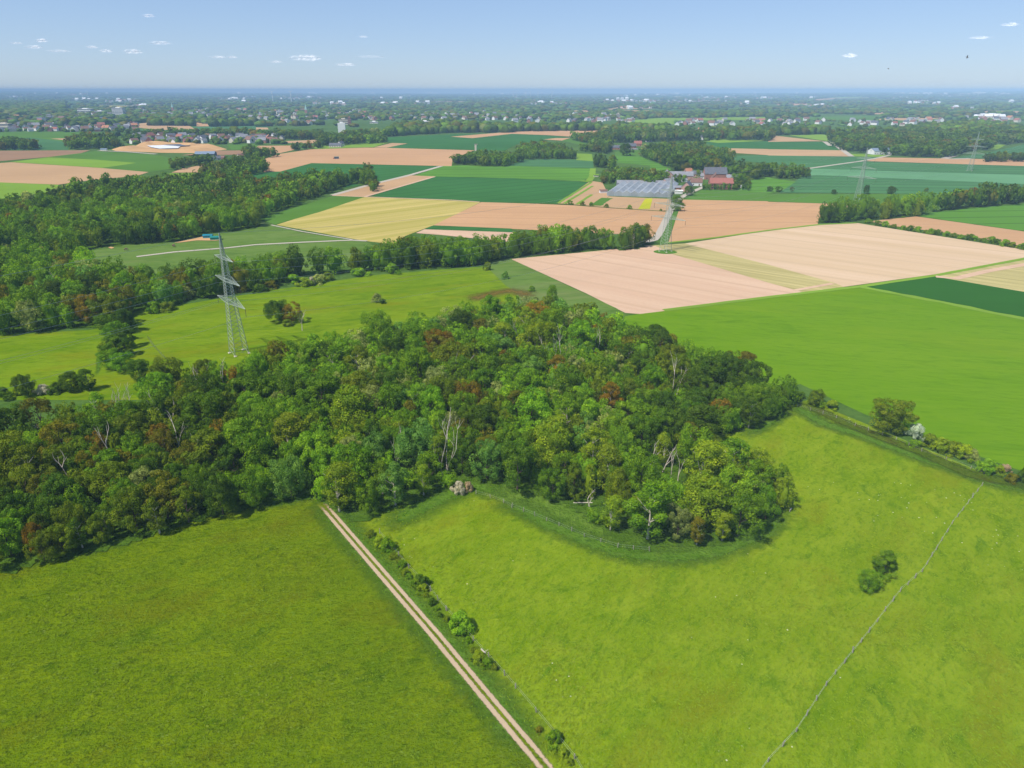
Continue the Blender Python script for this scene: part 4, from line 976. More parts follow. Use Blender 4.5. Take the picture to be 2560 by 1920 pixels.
g3 = np.random.default_rng(17)
def lodset(n, kinds, nl, nf, leaf, lob=(.25, .42), core=True):
    L_ = []
    for i in range(n):
        k = kinds[i % len(kinds)]; V, F, va = crown(g3, k, 6.0, 12.0, nl, nf, leaf, lob, core); L_.append((V, F, va, 6.0, 12.0))
    return L_
LOD1 = lodset(8, ['round', 'loose', 'round', 'loose'], 34, 60, .42)
LOD2 = lodset(8, ['round', 'loose'], 16, 16, .95)
def lumps(n):
    L_ = []; iv, jf = ico(2)
    for i in range(n):
        d = 1 + .22 * np.array([mnoise.noise(Vector(v) * 1.7 + Vector((i * 7, 0, 0))) for v in iv]) * 2 + .05 * g3.normal(size=len(iv))
        V = iv * d[:, None] * np.array([6, 6, 7]); V[:, 2] += 5.0; L_.append((V, jf, g3.uniform(.8, 1.2, len(jf)), 6.0, 12.0))
    return L_
LOD3 = lumps(6)
m1 = [(t[0], t[1], t[2], t[3]) for t in MASS if t[0].y < 620]; m2 = [(t[0], t[1], t[2], t[3]) for t in MASS if 620 <= t[0].y < 1700]
m3 = [(t[0], t[1], t[2], t[3]) for t in MASS if t[0].y >= 1700]

# the wooded plain out to the horizon
def jit(q, c): return c
qf = random.Random(77)
FARC = ['dark green', 'dark green', 'mid green', 'olive green', 'brown-green', 'blue-green']
far = []
NOGO = [poly(s) for s in ('s3 900,385 1290,325 2212,315 2212,390', 's4 0,352 600,312 1500,325 1500,362 900,356', 's1 1190,440 1340,395 2212,393 2212,455',
        's1 840,240 960,242 1260,238 1200,220 850,220', 's1 1060,392 1270,370 1700,362 1830,402 1340,433', 's4 1250,268 1460,268 1460,250 1250,250', 's4 1560,282 2212,286 2212,262 1800,260', 's4 340,182 1020,150 1020,138 540,150')]
for i in range(9500):
    y = 235 + 83 * qf.random() ** 1.55; x = qf.uniform(-150, 2710)
    if y > 272 and x > 1100 and qf.random() < .25: continue
    if y > 300 and x < 900 and qf.random() < .6: continue
    if y > 300 and x >= 900: continue
    p = at('S', x, y)
    if mnoise.noise(Vector((p.x * .0012, p.y * .0009, 2))) < -.18 and qf.random() < .75: continue
    if any(inside(P, p.x, p.y) for P in NOGO): continue
    s = 9 + p.y * .0024 * qf.uniform(.6, 1.5); far.append((Vector((p.x, p.y, gz(p.x, p.y) - 1)), s, qf.uniform(11, 18), qf.choice(FARC)))
# hedgerows: lines of lumps drawn across the plain
for i in range(120):
    y = 236 + 60 * qf.random() ** 1.4; x = qf.uniform(-100, 2650); L_ = qf.uniform(60, 260); a = at('S', x, y); b = at('S', x + L_, y + qf.uniform(-1.5, 1.5))
    n = int(min(60, (b - a).length / (14 + a.y * .002)))
    for k in range(n):
        p = a.lerp(b, k / max(1, n)); far.append((Vector((p.x, p.y + qf.uniform(-20, 20), gz(p.x, p.y) - 1)), 8 + p.y * .0014, qf.uniform(9, 17), qf.choice(FARC)))

# ------------------------------------------------------------------ buildings
def gable(m, w, d, h, rh, over=.4, mw=0, mr=1, y0=0):
    """walls and a ridged roof along x"""
    x0, x1, a, b = -w / 2, w / 2, y0 - d / 2, y0 + d / 2
    m.face([(x0, a, 0), (x1, a, 0), (x1, a, h), (x0, a, h)], mw); m.face([(x1, b, 0), (x0, b, 0), (x0, b, h), (x1, b, h)], mw)
    m.face([(x0, b, 0), (x0, a, 0), (x0, a, h), (x0, y0, h + rh), (x0, b, h)], mw); m.face([(x1, a, 0), (x1, b, 0), (x1, b, h), (x1, y0, h + rh), (x1, a, h)], mw)
def roof(m, w, d, h, rh, over=.4, mr=0, y0=0, th=.18):
    x0, x1 = -w / 2 - over, w / 2 + over; k = over * rh / (d / 2)
    for s in (-1, 1):
        e = (y0 + s * (d / 2 + over)); z = h - k
        pts = [(x0, e, z), (x1, e, z), (x1, y0, h + rh), (x0, y0, h + rh)]
        top = [(p[0], p[1], p[2] + th + .02) for p in pts]; bot = [(p[0], p[1], p[2] + .02) for p in pts]
        m.face(top if s < 0 else top[::-1], mr); m.face(bot[::-1] if s < 0 else bot, mr)
        for i in range(4):
            j = (i + 1) % 4; m.face([bot[i], bot[j], top[j], top[i]], mr)

def house(reg, x, y, w, d, h, rh, rot, wall, rf, label, chim=True, wins=True, name='farm_building', cat='farm building', wrow=1, group='farm buildings of the hamlet'):
    t = thing(name, label, cat, at(reg, x, y), R(rot), group)
    kk = {'s1': .5, 's2': .5, 's3': .52, 's4': .8, 'h': .98}.get(reg, 1); w, d, h, rh = w * kk, d * kk, h * kk, rh * kk
    m = MB(); gable(m, w, d, h, rh); m.build('wall', wall, t)
    m = MB(); roof(m, w, d, h, rh); ro = m.build('roof', rf, t)
    if chim:
        m = MB(); m.box(w * .2, w * .2 + .9, -.5, .4, h + rh * .7, h + rh + 1.1); m.build('chimney', M_BRICK, ro)
    if wins:
        n = max(2, int(w / 4.5))
        for r_ in range(wrow):
            for i in range(n):
                if i == n // 2 and r_ == 0: continue
                cx = -w / 2 + (i + .5) * w / n; z0 = (1.0 + r_ * 2.7) * min(1, h / 3.4)
                m = MB(); m.box(cx - .6, cx + .6, -d / 2 - .05, -d / 2 - .01, z0, z0 + min(1.3, h * .35)); m.build('window', M_DARKWIN, t)
        cx = -w / 2 + (n // 2 + .5) * w / n; m = MB(); m.box(cx - .7, cx + .7, -d / 2 - .06, -d / 2 - .01, 0, min(2.2, h * .8)); m.build('door', M_BROWNROOF, t)
        m = MB(); m.box(-w / 2 - .05, -w / 2 - .01, -.6, .6, h - .8, h + .4); m.build('window', M_DARKWIN, t)
    return t

house('h', 1085, 262, 34, 11, 4.5, 4.5, -4, M_PINKBRICK, M_GREYROOF, 'long farmhouse with grey roof and pale brick gable', wrow=1)
house('h', 925, 262, 12, 14, 5.5, 5, 86, M_PINKBRICK, M_GREYROOF, 'pale brick gable house at the left end of the long farmhouse')
house('h', 1215, 215, 9, 9, 4.5, 4.5, 20, M_PINKBRICK, M_ORROOF, 'small house with an orange roof behind the long farmhouse')
house('h', 1580, 262, 27, 15, 7, 7, -3, M_BRICK, M_SLATE, 'large brick barn with a dark slate roof')
house('h', 1590, 300, 13, 9, 5, 4.5, 80, M_BRICK, M_BROWNROOF, 'brick gable building between the slate barn and the red roof')
house('h', 1660, 395, 25, 13, 6.5, 5, -4, M_BRICK, M_REDROOF, 'brick farm building with a bright red tiled roof', wrow=2)
house('h', 1720, 265, 11, 8, 3.5, 2.5, -5, M_PINKBRICK, M_ORROOF, 'low shed with a pale orange roof right of the slate barn', chim=False)
house('h', 1810, 285, 12, 9, 4, 3, -8, M_PINKBRICK, M_GREYROOF, 'grey-roofed shed right of the pale orange roof', chim=False)
house('h', 1200, 430, 16, 10, 5.5, 5, 68, M_PINKBRICK, M_SLATE, 'pink brick barn with a dark roof beside the greenhouse')
house('h', 965, 415, 26, 10, 3.2, 1.6, -4, M_ORROOF, M_GREYROOF, 'low red-walled shed with a flat grey roof behind the greenhouse', chim=False)
house('h', 940, 352, 12, 9, 4.0, 4.0, 30, M_PINKBRICK, M_GREYROOF, 'small gabled house behind the low red-walled shed')
house('h', 1325, 352, 13, 9, 4, 4.2, -8, M_WHITE, M_BROWNROOF, 'white house with a dark purple-brown roof in the middle of the hamlet')
house('h', 1415, 260, 9, 9, 4, 3, 5, M_WHITE, M_GREYROOF, 'white house at the left side of the slate barn')
house('h', 1085, 465, 8, 5, 3.2, .6, -4, M_WHITE, M_WHITE, 'small white flat shed at the right end of the greenhouse', chim=False, wins=False)
house('h', 725, 262, 5, 10, 2.5, 1.4, 20, M_WHITE, M_WHITE, 'small white shed among the garden trees left of the farmhouse', chim=False, wins=False)
house('h', 235, 178, 7, 6, 2.6, 1.6, 0, M_WHITE, M_ORROOF, 'tiny white cottage at the left end of the hamlet', chim=False)
house('h', 45, 455, 8, 5, 2.4, 1.2, 10, M_WHITE, M_BROWNROOF, 'low white shed left of the greenhouse', chim=False, wins=False)
house('h', 1940, 385, 7, 3, 2.6, .4, -10, M_WHITE, M_WHITE, 'white caravan right of the red-roofed building', chim=False, wins=False, name='caravan', cat='caravan')
house('s3', 725, 835, 12, 8, 4, 1.5, 0, M_CREAM, M_LIME, 'yellowish straw stack beside the light green field', chim=False, wins=False, name='straw_stack', cat='straw stack')
house('h', 1330, 232, 12, 8, 4, 3.5, -8, M_PINKBRICK, M_SLATE, 'small dark-roofed house between the orange roof and the white house')
house('h', 1010, 300, 9, 7, 3, 2.5, 15, M_PINKBRICK, M_GREYROOF, 'small grey-roofed outbuilding in the gardens before the long farmhouse', chim=False)
house('h', 1810, 330, 10, 8, 3.6, 2.6, -30, M_PINKBRICK, M_REDROOF, 'small red-roofed annex right of the bright red roof', chim=False)
house('h', 1160, 300, 7, 5, 2.4, 1.4, 0, M_WHITE, M_GREYROOF, 'small pale garden shed in the middle of the hamlet', chim=False, wins=False)
# far manor
house('s3', 890, 600, 34, 16, 7, 7, -4, M_BRICK, M_SLATE, 'dark-roofed manor wing left of the far manor group', group='houses of the far manor')
house('s3', 1020, 590, 40, 18, 8, 9, 10, M_BRICK, M_SLATE, 'large dark-roofed manor building beyond the green slope', group='houses of the far manor')
house('s3', 1085, 570, 28, 16, 9, 9, 0, M_BRICK, M_REDROOF, 'dusky red-roofed house of the far manor', group='houses of the far manor')
house('s3', 1045, 605, 30, 9, 3, 2, 0, M_CREAM, M_GREYROOF, 'low pale shed in front of the far manor', chim=False, group='houses of the far manor')
house('s3', 1180, 535, 22, 14, 5, 5, 0, M_WHITE, M_GREYROOF, 'white houses at the right of the far manor', group='houses of the far manor')
house('s3', 790, 583, 45, 10, 3.5, 2, -4, M_WHITE, M_BLUEROOF, 'long low blue-roofed shed left of the far manor', chim=False, group='houses of the far manor')
# barn yard left
house('s1', 1780, 655, 62, 34, 7, 7, 8, M_SLATE, M_BLUEROOF, 'large barn with a blue-grey sheet roof left of centre', chim=False, wins=False)
house('s1', 1870, 690, 26, 16, 6, 6, 30, M_CREAM, M_SLATE, 'cream farmhouse right of the big blue-grey barn')
house('s1', 1920, 682, 20, 12, 5, 5, -10, M_BRICK, M_BROWNROOF, 'brown-roofed farmhouse beside the cream one')
house('s1', 2080, 665, 20, 12, 5, 5, 50, M_CREAM, M_BROWNROOF, 'small farmhouse at the edge of the left forest bump')
house('s1', 1550, 700, 16, 8, 3, 2, 0, M_CREAM, M_PALE, 'pale low shed left of the blue-grey barn', chim=False, wins=False)
house('s1', 900, 607, 22, 10, 4, 2, 0, M_WHITE, M_BLUEROOF, 'small white shed beside the sand pit', chim=False, wins=False)
house('s2', 690, 580, 46, 20, 7, 8, -4, M_CREAM, M_SLATE, 'dark-roofed farmhouse above the pink field', )
house('s2', 735, 570, 26, 16, 8, 10, 70, M_WHITE, M_SLATE, 'white gabled farmhouse above the pink field')
house('s2', 570, 548, 34, 18, 6, 7, 0, M_BRICK, M_ORROOF, 'orange-roofed farmhouse at the left of the white one')
house('s4', 960, 640, 40, 24, 7, 5, 8, M_WHITE, M_BLUEROOF, 'white hall with a pale blue roof before the right wood', chim=False)
house('s4', 1005, 618, 34, 16, 6, 4, 0, M_WHITE, M_PALE, 'white flat hall behind the pale blue roof at the right', chim=False)
house('s4', 1240, 612, 34, 16, 7, 5, 10, M_WHITE, M_BLUEROOF, 'pale house among the trees before the right wood', chim=False)

# the greenhouse: a row of glazed bays
def greenhouse():
    A, B = at('h', 95, 495), at('h', 965, 520); C, D = at('h', 1050, 430), at('h', 300, 345)
    t = thing('greenhouse', 'long glass greenhouse of many bays in front of the hamlet', 'greenhouse', A)
    n = 8; g = NT('greenhouse_glass', .55, .3)
    g.base(g.mix(g.ramp(g.noise(.08, 4), .35, .65), (.23, .25, .26), (.36, .385, .395))); gf = m_plain('greenhouse_frame', (.45, .48, .48), .5, .1)
    D = A + (D - A) * 1.0; E = B + (D - A)
    for i in range(n):
        a, b = A.lerp(B, i / n) - A, A.lerp(B, (i + 1) / n) - A; up = Vector((0, 0, 3.4)); rd = Vector((0, 0, 5.6)); dv = D - A
        m = MB(); mid = (a + b) / 2
        m.face([a + up, mid + rd, mid + rd + dv, a + up + dv]); m.face([mid + rd, b + up, b + up + dv, mid + rd + dv])
        m.face([a, b, b + up, mid + rd, a + up]); m.face([b + dv, a + dv, a + up + dv, mid + rd + dv, b + up + dv])
        m.build('glass_bay', g.m, t)
        m = MB(); m.tube(a + up, a + up + dv, .18); m.tube(mid + rd, mid + rd + dv, .12); m.tube(a, a + up, .12); m.tube(a + up, mid + rd, .1); m.tube(mid + rd, b + up, .1)
        m.build('frame', gf, t)
    m = MB(); a, b = Vector((0, 0, 0)), B - A
    m.face([b, b + D - A, b + D - A + Vector((0, 0, 3.4)), b + Vector((0, 0, 3.4))]); m.face([a + D - A, a, Vector((0, 0, 3.4)), D - A + Vector((0, 0, 3.4))]); m.build('side_glass', g.m, t)
greenhouse()
house('h', 600, 352, 62, 22, 3.6, 2.2, -3, M_GREYROOF, M_GREYROOF, 'long low grey-roofed greenhouse shed behind the glass bays', chim=False, wins=False)

# tall landmarks of the town
def block(reg, x, y, w, d, h, wall, label, bands=0, bandm=None, name='high_rise', cat='high-rise', rot=0, cap=None):
    p = at(reg, x, y); p.z = gz(p.x, p.y); t = thing(name, label, cat, p, R(rot), 'tall buildings of the town'); kk = .289 * p.y * .97 / FPX; w, d, h = w * kk, d * kk, h * kk
    m = MB(); m.box(-w / 2, w / 2, -d / 2, d / 2, 0, h); m.box(-w * .2, w * .2, -d * .2, d * .2, h, h + 3); m.build('wall', wall, t)
    for k in range(bands):
        z = h * (k + .45) / bands; m = MB(); m.box(-w / 2 - .15, w / 2 + .15, -d / 2 - .15, d / 2 + .15, z, z + h / bands * .42); m.build('window_band', bandm or M_DARKWIN, t)
    return t
block('s1', 1038, 322, 88, 50, 72, M_WHITE, 'wide office block with dark window bands in the left town', 7)
block('s2', 745, 464, 60, 28, 84, M_WHITE, 'plain white high-rise slab in front of the town', 0, rot=6)
block('s2', 758, 385, 78, 30, 42, M_CREAM, 'wide cream apartment block behind the white slab', 3)
block('s2', 812, 390, 24, 30, 60, M_BRICK, 'brown tower joined to the right of the cream apartment block', 4)
block('s2', 1462, 418, 76, 30, 56, M_WHITE, 'white high-rise right of the town centre', 6, m_plain('grey_band', (.35, .38, .4), .5))
block('s2', 1640, 325, 38, 24, 32, M_WHITE, 'small white far high-rise behind the right wood band', 5)
block('s1', 750, 296, 110, 60, 42, M_WHITE, 'stepped white hospital block in the left town', 3)
block('s1', 870, 304, 80, 40, 32, M_WHITE, 'lower white block right of the stepped one', 2)
block('s1', 50, 432, 95, 50, 50, M_CREAM, 'grey-cream hall at the far left town edge', 2, M_SLATE)
block('s3', 915, 335, 30, 24, 40, M_CREAM, 'cream tower block in the distant centre town', 4)
block('s2', 1020, 374, 70, 22, 12, M_WHITE, 'low long white building right of the cream block', 1)
def church(reg, x, y, h, label):
    p = at(reg, x, y); t = thing('church', label, 'church', p, 0, 'church steeples above the town'); h *= .289 * p.y * .97 / FPX; b = h * .10
    m = MB(); m.box(-b, b, -b, b, 0, h * .5); m.box(b, b * 5, -b * .9, b * .9, 0, h * .25); m.build('tower', M_BRICK, t)
    m = MB(); q_ = [(-b, -b, h * .5), (b, -b, h * .5), (b, b, h * .5), (-b, b, h * .5)]
    for i in range(4): m.face([q_[i], q_[(i + 1) % 4], (0, 0, h)])
    m.face(q_[::-1]); m.build('spire', M_COPPER, t)
church('s1', 1497, 278, 74, 'church with a slim pale green steeple in the left town')
church('s2', 437, 310, 95, 'church with a tall green steeple in the town centre')
church('s2', 674, 212, 34, 'tiny steeple in the far distance right of the turbines')
church('s3', 1612, 185, 46, 'tiny steeple in the far distance on the right')
p = at('s2', 1898, 612); t = thing('water_tower', 'pale concrete tower behind the right copse', 'tower', p)
m = MB(); m.box(-1.6, 1.6, -1.6, 1.6, 0, 10.5); m.build('shaft', M_CREAM, t); m = MB(); m.box(-2, 3.6, -1.8, 1.8, 10.5, 11.6); m.build('platform', M_WOOD, t)

# town houses: walls and roof, one mesh each; copies share it
HP = {}
for rn, rm in (('red', M_REDROOF), ('brown', M_BROWNROOF), ('dark', M_SLATE), ('orange', M_ORROOF), ('grey', M_GREYROOF)):
    for wn, wm in (('white', M_WHITE), ('cream', M_CREAM), ('brick', M_BRICK)):
        m = MB(); gable(m, 12, 10, 5.5, 4.5); n0 = len(m.f); roof(m, 12, 10, 5.5, 4.5, mr=1)
        o = m.build('house', [wm, rm]); HP[(wn, rn)] = o.data; bpy.data.objects.remove(o)
TOWNS = [('below the office block', 's1', 0, 1180, 385, 446, 70), ('on the far left slope', 's1', 0, 960, 300, 372, 40),
         ('behind the sand pit', 's1', 1150, 2200, 500, 552, 55), ('left of the pink field', 's2', -20, 230, 500, 556, 16),
         ('around the left steeple', 's1', 1180, 2200, 262, 330, 60), ('in the town centre', 's2', 0, 980, 262, 345, 70),
         ('in the terrace row', 's2', 200, 500, 362, 392, 14), ('right of the town centre', 's2', 980, 2200, 285, 350, 60),
         ('in the distant town', 's3', 0, 1050, 305, 368, 45), ('behind the right meadows', 's3', 1420, 2200, 355, 400, 22),
         ('in the right village', 's4', 0, 1500, 348, 398, 40), ('right of the far manor', 's3', 1600, 1690, 430, 520, 8),
         ('at the far right edge', 's4', 1750, 2200, 335, 378, 12)]
cand = []; qh = random.Random(8)
for z, rg_, x0, x1, y0, y1, n in TOWNS:
    pts = []
    for _ in range(n):
        for _t in range(8):
            x, y = qh.uniform(x0, x1), qh.uniform(y0, y1); p = at(rg_, x, y)
            if all((p - o).length > 17 for o in pts): break
        pts.append(p); wn = qh.choices(('white', 'cream', 'brick'), (6, 3, 2))[0]; rn = qh.choices(('red', 'brown', 'dark', 'orange', 'grey'), (2, 4, 4, 1, 5))[0]
        cand.append([p, z, wn, rn, qh.uniform(.75, 1.2) * (1 + p.y / 14000), qh.uniform(0, 3.14)])
cand.sort(key=lambda c: c[0].y / c[4]); NH = 256; ind, rest = cand[:NH], cand[NH:]
grp = {}
for c in ind: grp.setdefault((c[1], c[2], c[3]), []).append(c)
for (z, wn, rn), L_ in grp.items():
    L_.sort(key=lambda c: proj(c[0])[0])
    for i, c in enumerate(L_):
        o = link('house', HP[(wn, rn)]); o.location = (c[0].x, c[0].y, gz(c[0].x, c[0].y)); s = c[4]; o.scale = (s * 1.2, s, s); o.rotation_euler = (0, 0, c[5])
        pos = '' if len(L_) == 1 else (f'{nth[i]} ' if i < len(nth) else '')
        tail = '' if len(L_) == 1 else 'from left '
        tag(o, f'{pos}{wn} house with {rn} roof {tail}{z}', 'house', 'houses of the town and villages')
def house_mass(items, name):
    m = MB()
    for (p, s, rot, wi, ri) in items:
        Mx = Matrix.Translation(p) @ Matrix.Rotation(rot, 4, 'Z') @ Matrix.Scale(s, 4); k = len(m.v); n0 = len(m.f)
        gable(m, 14, 10, 5.5, 4.5, mw=wi)
        x0, x1 = -7.3, 7.3; m.face([(x0, -5.4, 5.3), (x1, -5.4, 5.3), (x1, 0, 10.2), (x0, 0, 10.2)], ri); m.face([(x0, 0, 10.2), (x1, 0, 10.2), (x1, 5.4, 5.3), (x0, 5.4, 5.3)], ri)
        for i in range(k, len(m.v)): m.v[i] = tuple(Mx @ Vector(m.v[i]))
    o = m.build(name, [M_WHITE, M_CREAM, M_REDROOF, M_BROWNROOF, M_GREYROOF, M_PALE]); return tag(o, kind='stuff')
items = [(Vector((c[0].x, c[0].y, gz(c[0].x, c[0].y))), c[4], c[5], 0 if c[2] == 'white' else 1, {'red': 2, 'orange': 2, 'brown': 3}.get(c[3], 4)) for c in rest]
clus = [(qh.uniform(0, 2560), 233 + 40 * qh.random() ** 1.5) for _ in range(55)]
clus += [(1920 + x * .289, 200 + y * .289) for x, y in ((330, 108), (1200, 100), (1370, 100), (1250, 92), (1350, 98), (1500, 128), (1750, 128), (2050, 128), (1760, 98), (1900, 98), (1300, 210), (1380, 212), (1650, 250), (560, 235), (440, 230), (1850, 340), (1950, 338))]
clus += [(1280 + x * .289, 200 + y * .289) for x, y in ((1080, 133), (1360, 130), (2060, 130), (820, 188), (980, 188), (1100, 188), (1240, 190), (1600, 190), (2000, 205), (120, 185))]
for cx, cy in clus:
    for k in range(qh.randint(4, 16)):
        x, y = cx + qh.gauss(0, 16), cy + qh.gauss(0, 1.1); y = max(y, 235.5); p = at('S', x, y)
        big = qh.random() < .15; s = (.7 + p.y / 13000) * (qh.uniform(1.3, 2.0) if big else 1)
        items.append((Vector((p.x, p.y, gz(p.x, p.y) + 2)), s, qh.uniform(-.5, .5), 0 if qh.random() < .6 else 1, 5 if big else qh.choice((2, 3, 3, 4, 4, 4))))
house_mass(items, 'distant_houses')

# trees inside the towns hide much of the houses
for z, rg_, x0, x1, y0, y1, n in TOWNS:
    for _ in range(int(n * 1.7)):
        x, y = qh.uniform(x0 - 20, x1 + 20), qh.uniform(y0 - 6, y1 + 6); p = at(rg_, x, y)
        far.append((Vector((p.x, p.y, gz(p.x, p.y) - 1)), qh.uniform(5, 8), qh.uniform(7, 12), qh.choice(FARC)))
near_far = [f for f in far if f[0].y < 2600]; far2 = [f for f in far if f[0].y >= 2600]
o, n1 = merge('woodland', m1, LOD1, 1.12); tag(o, kind='stuff')
o, n2 = merge('distant_woodland', m2, LOD2, .85); tag(o, kind='stuff')
o, n3 = merge('wooded_plain', m3 + near_far + far2, LOD3, .8); tag(o, kind='stuff')
print('mass faces', n1, n2, n3, 'counts', len(m1), len(m2), len(m3), len(far))

# ------------------------------------------------------------------ tufts of grass standing in the near pastures
def tufts(n):
    g = np.random.default_rng(31); x = g.uniform(-150, 190, n * 3); y = 62 + 105 * g.random(n * 3) ** 1.1
    ok = (np.abs(x) < y * .95 + 30)
    wp = [(p.x, p.y) for p in MAINP]; ins = np.zeros(len(x), bool); j = len(wp) - 1
    for i in range(len(wp)):
        xi, yi = wp[i]; xj, yj = wp[j]; cnd = ((yi > y) != (yj > y)) & (x < (xj - xi) * (y - yi) / (yj - yi + 1e-9) + xi); ins ^= cnd; j = i
    ok &= ~ins
    for a, b in zip(tp, tp[1:]):
        dx, dy = b.x - a.x, b.y - a.y; L2 = dx * dx + dy * dy; t_ = np.clip(((x - a.x) * dx + (y - a.y) * dy) / L2, 0, 1)
        ok &= np.hypot(x - a.x - dx * t_, y - a.y - dy * t_) > 1.9
    x, y = x[ok][:n], y[ok][:n]; n = len(x)
    pn = np.array([mnoise.noise(Vector((a * .05, b * .05, 4))) + .6 * mnoise.noise(Vector((a * .3, b * .3, 8))) for a, b in zip(x, y)])
    keep_ = (pn + g.normal(size=n) * .35 > -.15) & (g.random(n) < np.clip((166 - y) / 45, 0, 1)); x, y, pn = x[keep_], y[keep_], pn[keep_]; n = len(x)
    h = g.uniform(.05, .16, n) * (1 + .5 * np.clip(pn, 0, 1)); w_ = g.uniform(.10, .34, n); a = g.uniform(0, np.pi, n); lx, ly = g.normal(size=n) * .16 + .10, g.normal(size=n) * .16
    c, s_ = np.cos(a) * w_, np.sin(a) * w_; z = np.zeros(n)
    V = np.stack([np.stack([x - c, y - s_, z], 1), np.stack([x + c, y + s_, z], 1), np.stack([x + c * .8 + lx, y + s_ * .8 + ly, h], 1), np.stack([x - c * .8 + lx, y - s_ * .8 + ly, h * .8], 1)], 1).reshape(-1, 3)
    left = np.zeros(n, bool)
    tx = np.interp(y, [p.y for p in tp][::-1], [p.x for p in tp][::-1]); left = x < tx
    base = np.where(left[:, None], np.array([[.140, .210, .002]]), np.array([[.178, .260, .003]]))
    tn = base * g.uniform(.88, 1.15, (n, 1)) * np.stack([1 + .25 * pn, 1 + .05 * pn, 1 + 0 * pn], 1)
    me = np_mesh('grass_tufts', V, np.arange(4 * n).reshape(-1, 4), [M_LEAFT], np.ones(n), np.clip(tn, 0, 1)); tag(link('grass_tufts', me), kind='stuff')
tufts(120000)

# ------------------------------------------------------------------ pylons and their cables
p1, p2, p3, p4 = pyl1, at('m3', 1325, 790), at('s4', 772, 1045), at('s4', 1742, 785)
ldir = (p4 - p1); ldir.z = 0; ldir.normalize(); LROT = math.atan2(ldir.y, ldir.x)
ARMS = [(22.0, 13.4, 1.55, 1.9), (30.8, 11.8, 1.15, 1.6), (39.6, 8.8, .85, 1.4)]
def hw(z): return 2.9 + (1.55 - 2.9) * z / 22 if z < 22 else (1.55 + (.75 - 1.55) * (z - 22) / 18 if z < 40 else .75 - .66 * (z - 40) / 9.5)
def pylon_meshes():
    body = MB(); zs = [0]; z = 0
    while z < 49.5: z += max(1.3, hw(z) * .85); zs.append(min(z, 49.5))
    def cn(z): a = hw(z); return [Vector((a, a, z)), Vector((-a, a, z)), Vector((-a, -a, z)), Vector((a, -a, z))]
    for a, b in zip(zs, zs[1:]):
        A, B = cn(a), cn(b)
        for i in range(4):
            j = (i + 1) % 4; body.tube(A[i], B[i], .13, n=4); body.tube(A[i], B[j], .055, n=3); body.tube(A[j], B[i], .055, n=3)
    for z, _, _, _ in ARMS:
        C = cn(z)
        for i in range(4): body.tube(C[i], C[(i + 1) % 4], .08, n=4)
    arms = []
    for z, L_, w_, hh in ARMS:
        m = MB(); n = 9
        for s in (-1, 1):
            def at_(k, up):          # across the line = local y
                f = k / n; return [Vector((sx * (w_ * 1.1 * (1 - f) + .05), s * (hw(z) + (L_ - hw(z)) * f), z + (hh * (1 - f) if up else 0))) for sx in (-1, 1)]
            for k in range(n):
                a0, a1, b0, b1 = at_(k, 0), at_(k + 1, 0), at_(k, 1), at_(k + 1, 1)
                for i in (0, 1):
                    m.tube(a0[i], a1[i], .075, n=4); m.tube(b0[i], b1[i], .06, n=4); m.tube(b0[i], a1[i], .04, n=3); m.tube(a1[i], b1[i], .035, n=3)
                m.tube(a0[0], a1[1], .045, n=3); m.tube(a0[1], a1[0], .045, n=3); m.tube(a1[0], a1[1], .045, n=3)
        arms.append(m)
    bm_, am = body.build('lattice_tower', M_STEEL), [m.build('crossarm', M_STEEL) for m in arms]
    ins = []
    for z, L_, w_, hh in ARMS:
        for s in (-1, 1):
            for fr in ((1.0,) if L_ < 9 or True else (1.0, .6)):
                m = MB(); y_ = s * L_ * fr
                for q_ in range(12): m.tube((0, y_, z - .25 * q_ - .1), (0, y_, z - .25 * q_ - .3), .13, .07, 6)
                m.tube((0, y_, z), (0, y_, z - 3.2), .05); ins.append(m.build('insulator', M_GLASSY))
    base = MB()
    for sx in (-1, 1):
        for sy in (-1, 1): base.box(sx * 2.9 - .5, sx * 2.9 + .5, sy * 2.9 - .5, sy * 2.9 + .5, -.3, .35)
    fo = base.build('footing', M_CREAM)
    return [bm_] + am + ins + [fo]
parts = pylon_meshes()
plab = ['large grey lattice pylon standing at the back edge of the near wood', 'thin grey lattice pylon at the corner of the cream and pink fields', 'grey lattice pylon on the green field right of the hamlet', 'farthest pale lattice pylon before the right wood']
for k, (p, lb) in enumerate(zip((p1, p2, p3, p4), plab)):
    t = thing('pylon', lb, 'pylon', p, LROT, 'lattice pylons of the power line')
    for o in parts:
        c = o if k == 0 else o.copy()
        if k: COL.objects.link(c)
        c.parent = t
def cable(a, b, sag, label, r=.05):
    m = MB(); n = 28; pr = None
    for i in range(n + 1):
        f = i / n; p = a.lerp(b, f); p = Vector((p.x, p.y, p.z - 4 * sag * f * (1 - f)))
        if pr is not None: m.tube(pr, p, r, n=3)
        pr = p
    tag(m.build('power_cable', M_CABLE), label, 'power cable', 'cables of the power line')
across = Vector((-ldir.y, ldir.x, 0)); p0 = p1 - ldir * 300; p5 = p4 + ldir * 330
wires = [(z - 3.2, s * L_, f'{nm} cable, {"left" if s > 0 else "right"} side,') for (z, L_, _, _), nm in zip(ARMS, ('lowest', 'middle', 'upper')) for s in (1, -1)] + [(49.5, 0, 'topmost cable')]
for a, b, nm in ((p0, p1, 'from the near pylon to the left'), (p1, p2, 'between the near and second pylon'), (p2, p3, 'between the second and third pylon'), (p3, p4, 'between the third and farthest pylon'), (p4, p5, 'beyond the farthest pylon')):
    for z, o_, w_ in wires:
        zz = Vector((0, 0, z)); cable(a + across * o_ + zz, b + across * o_ + zz, 8 if o_ else 6, f'{w_} {nm}')

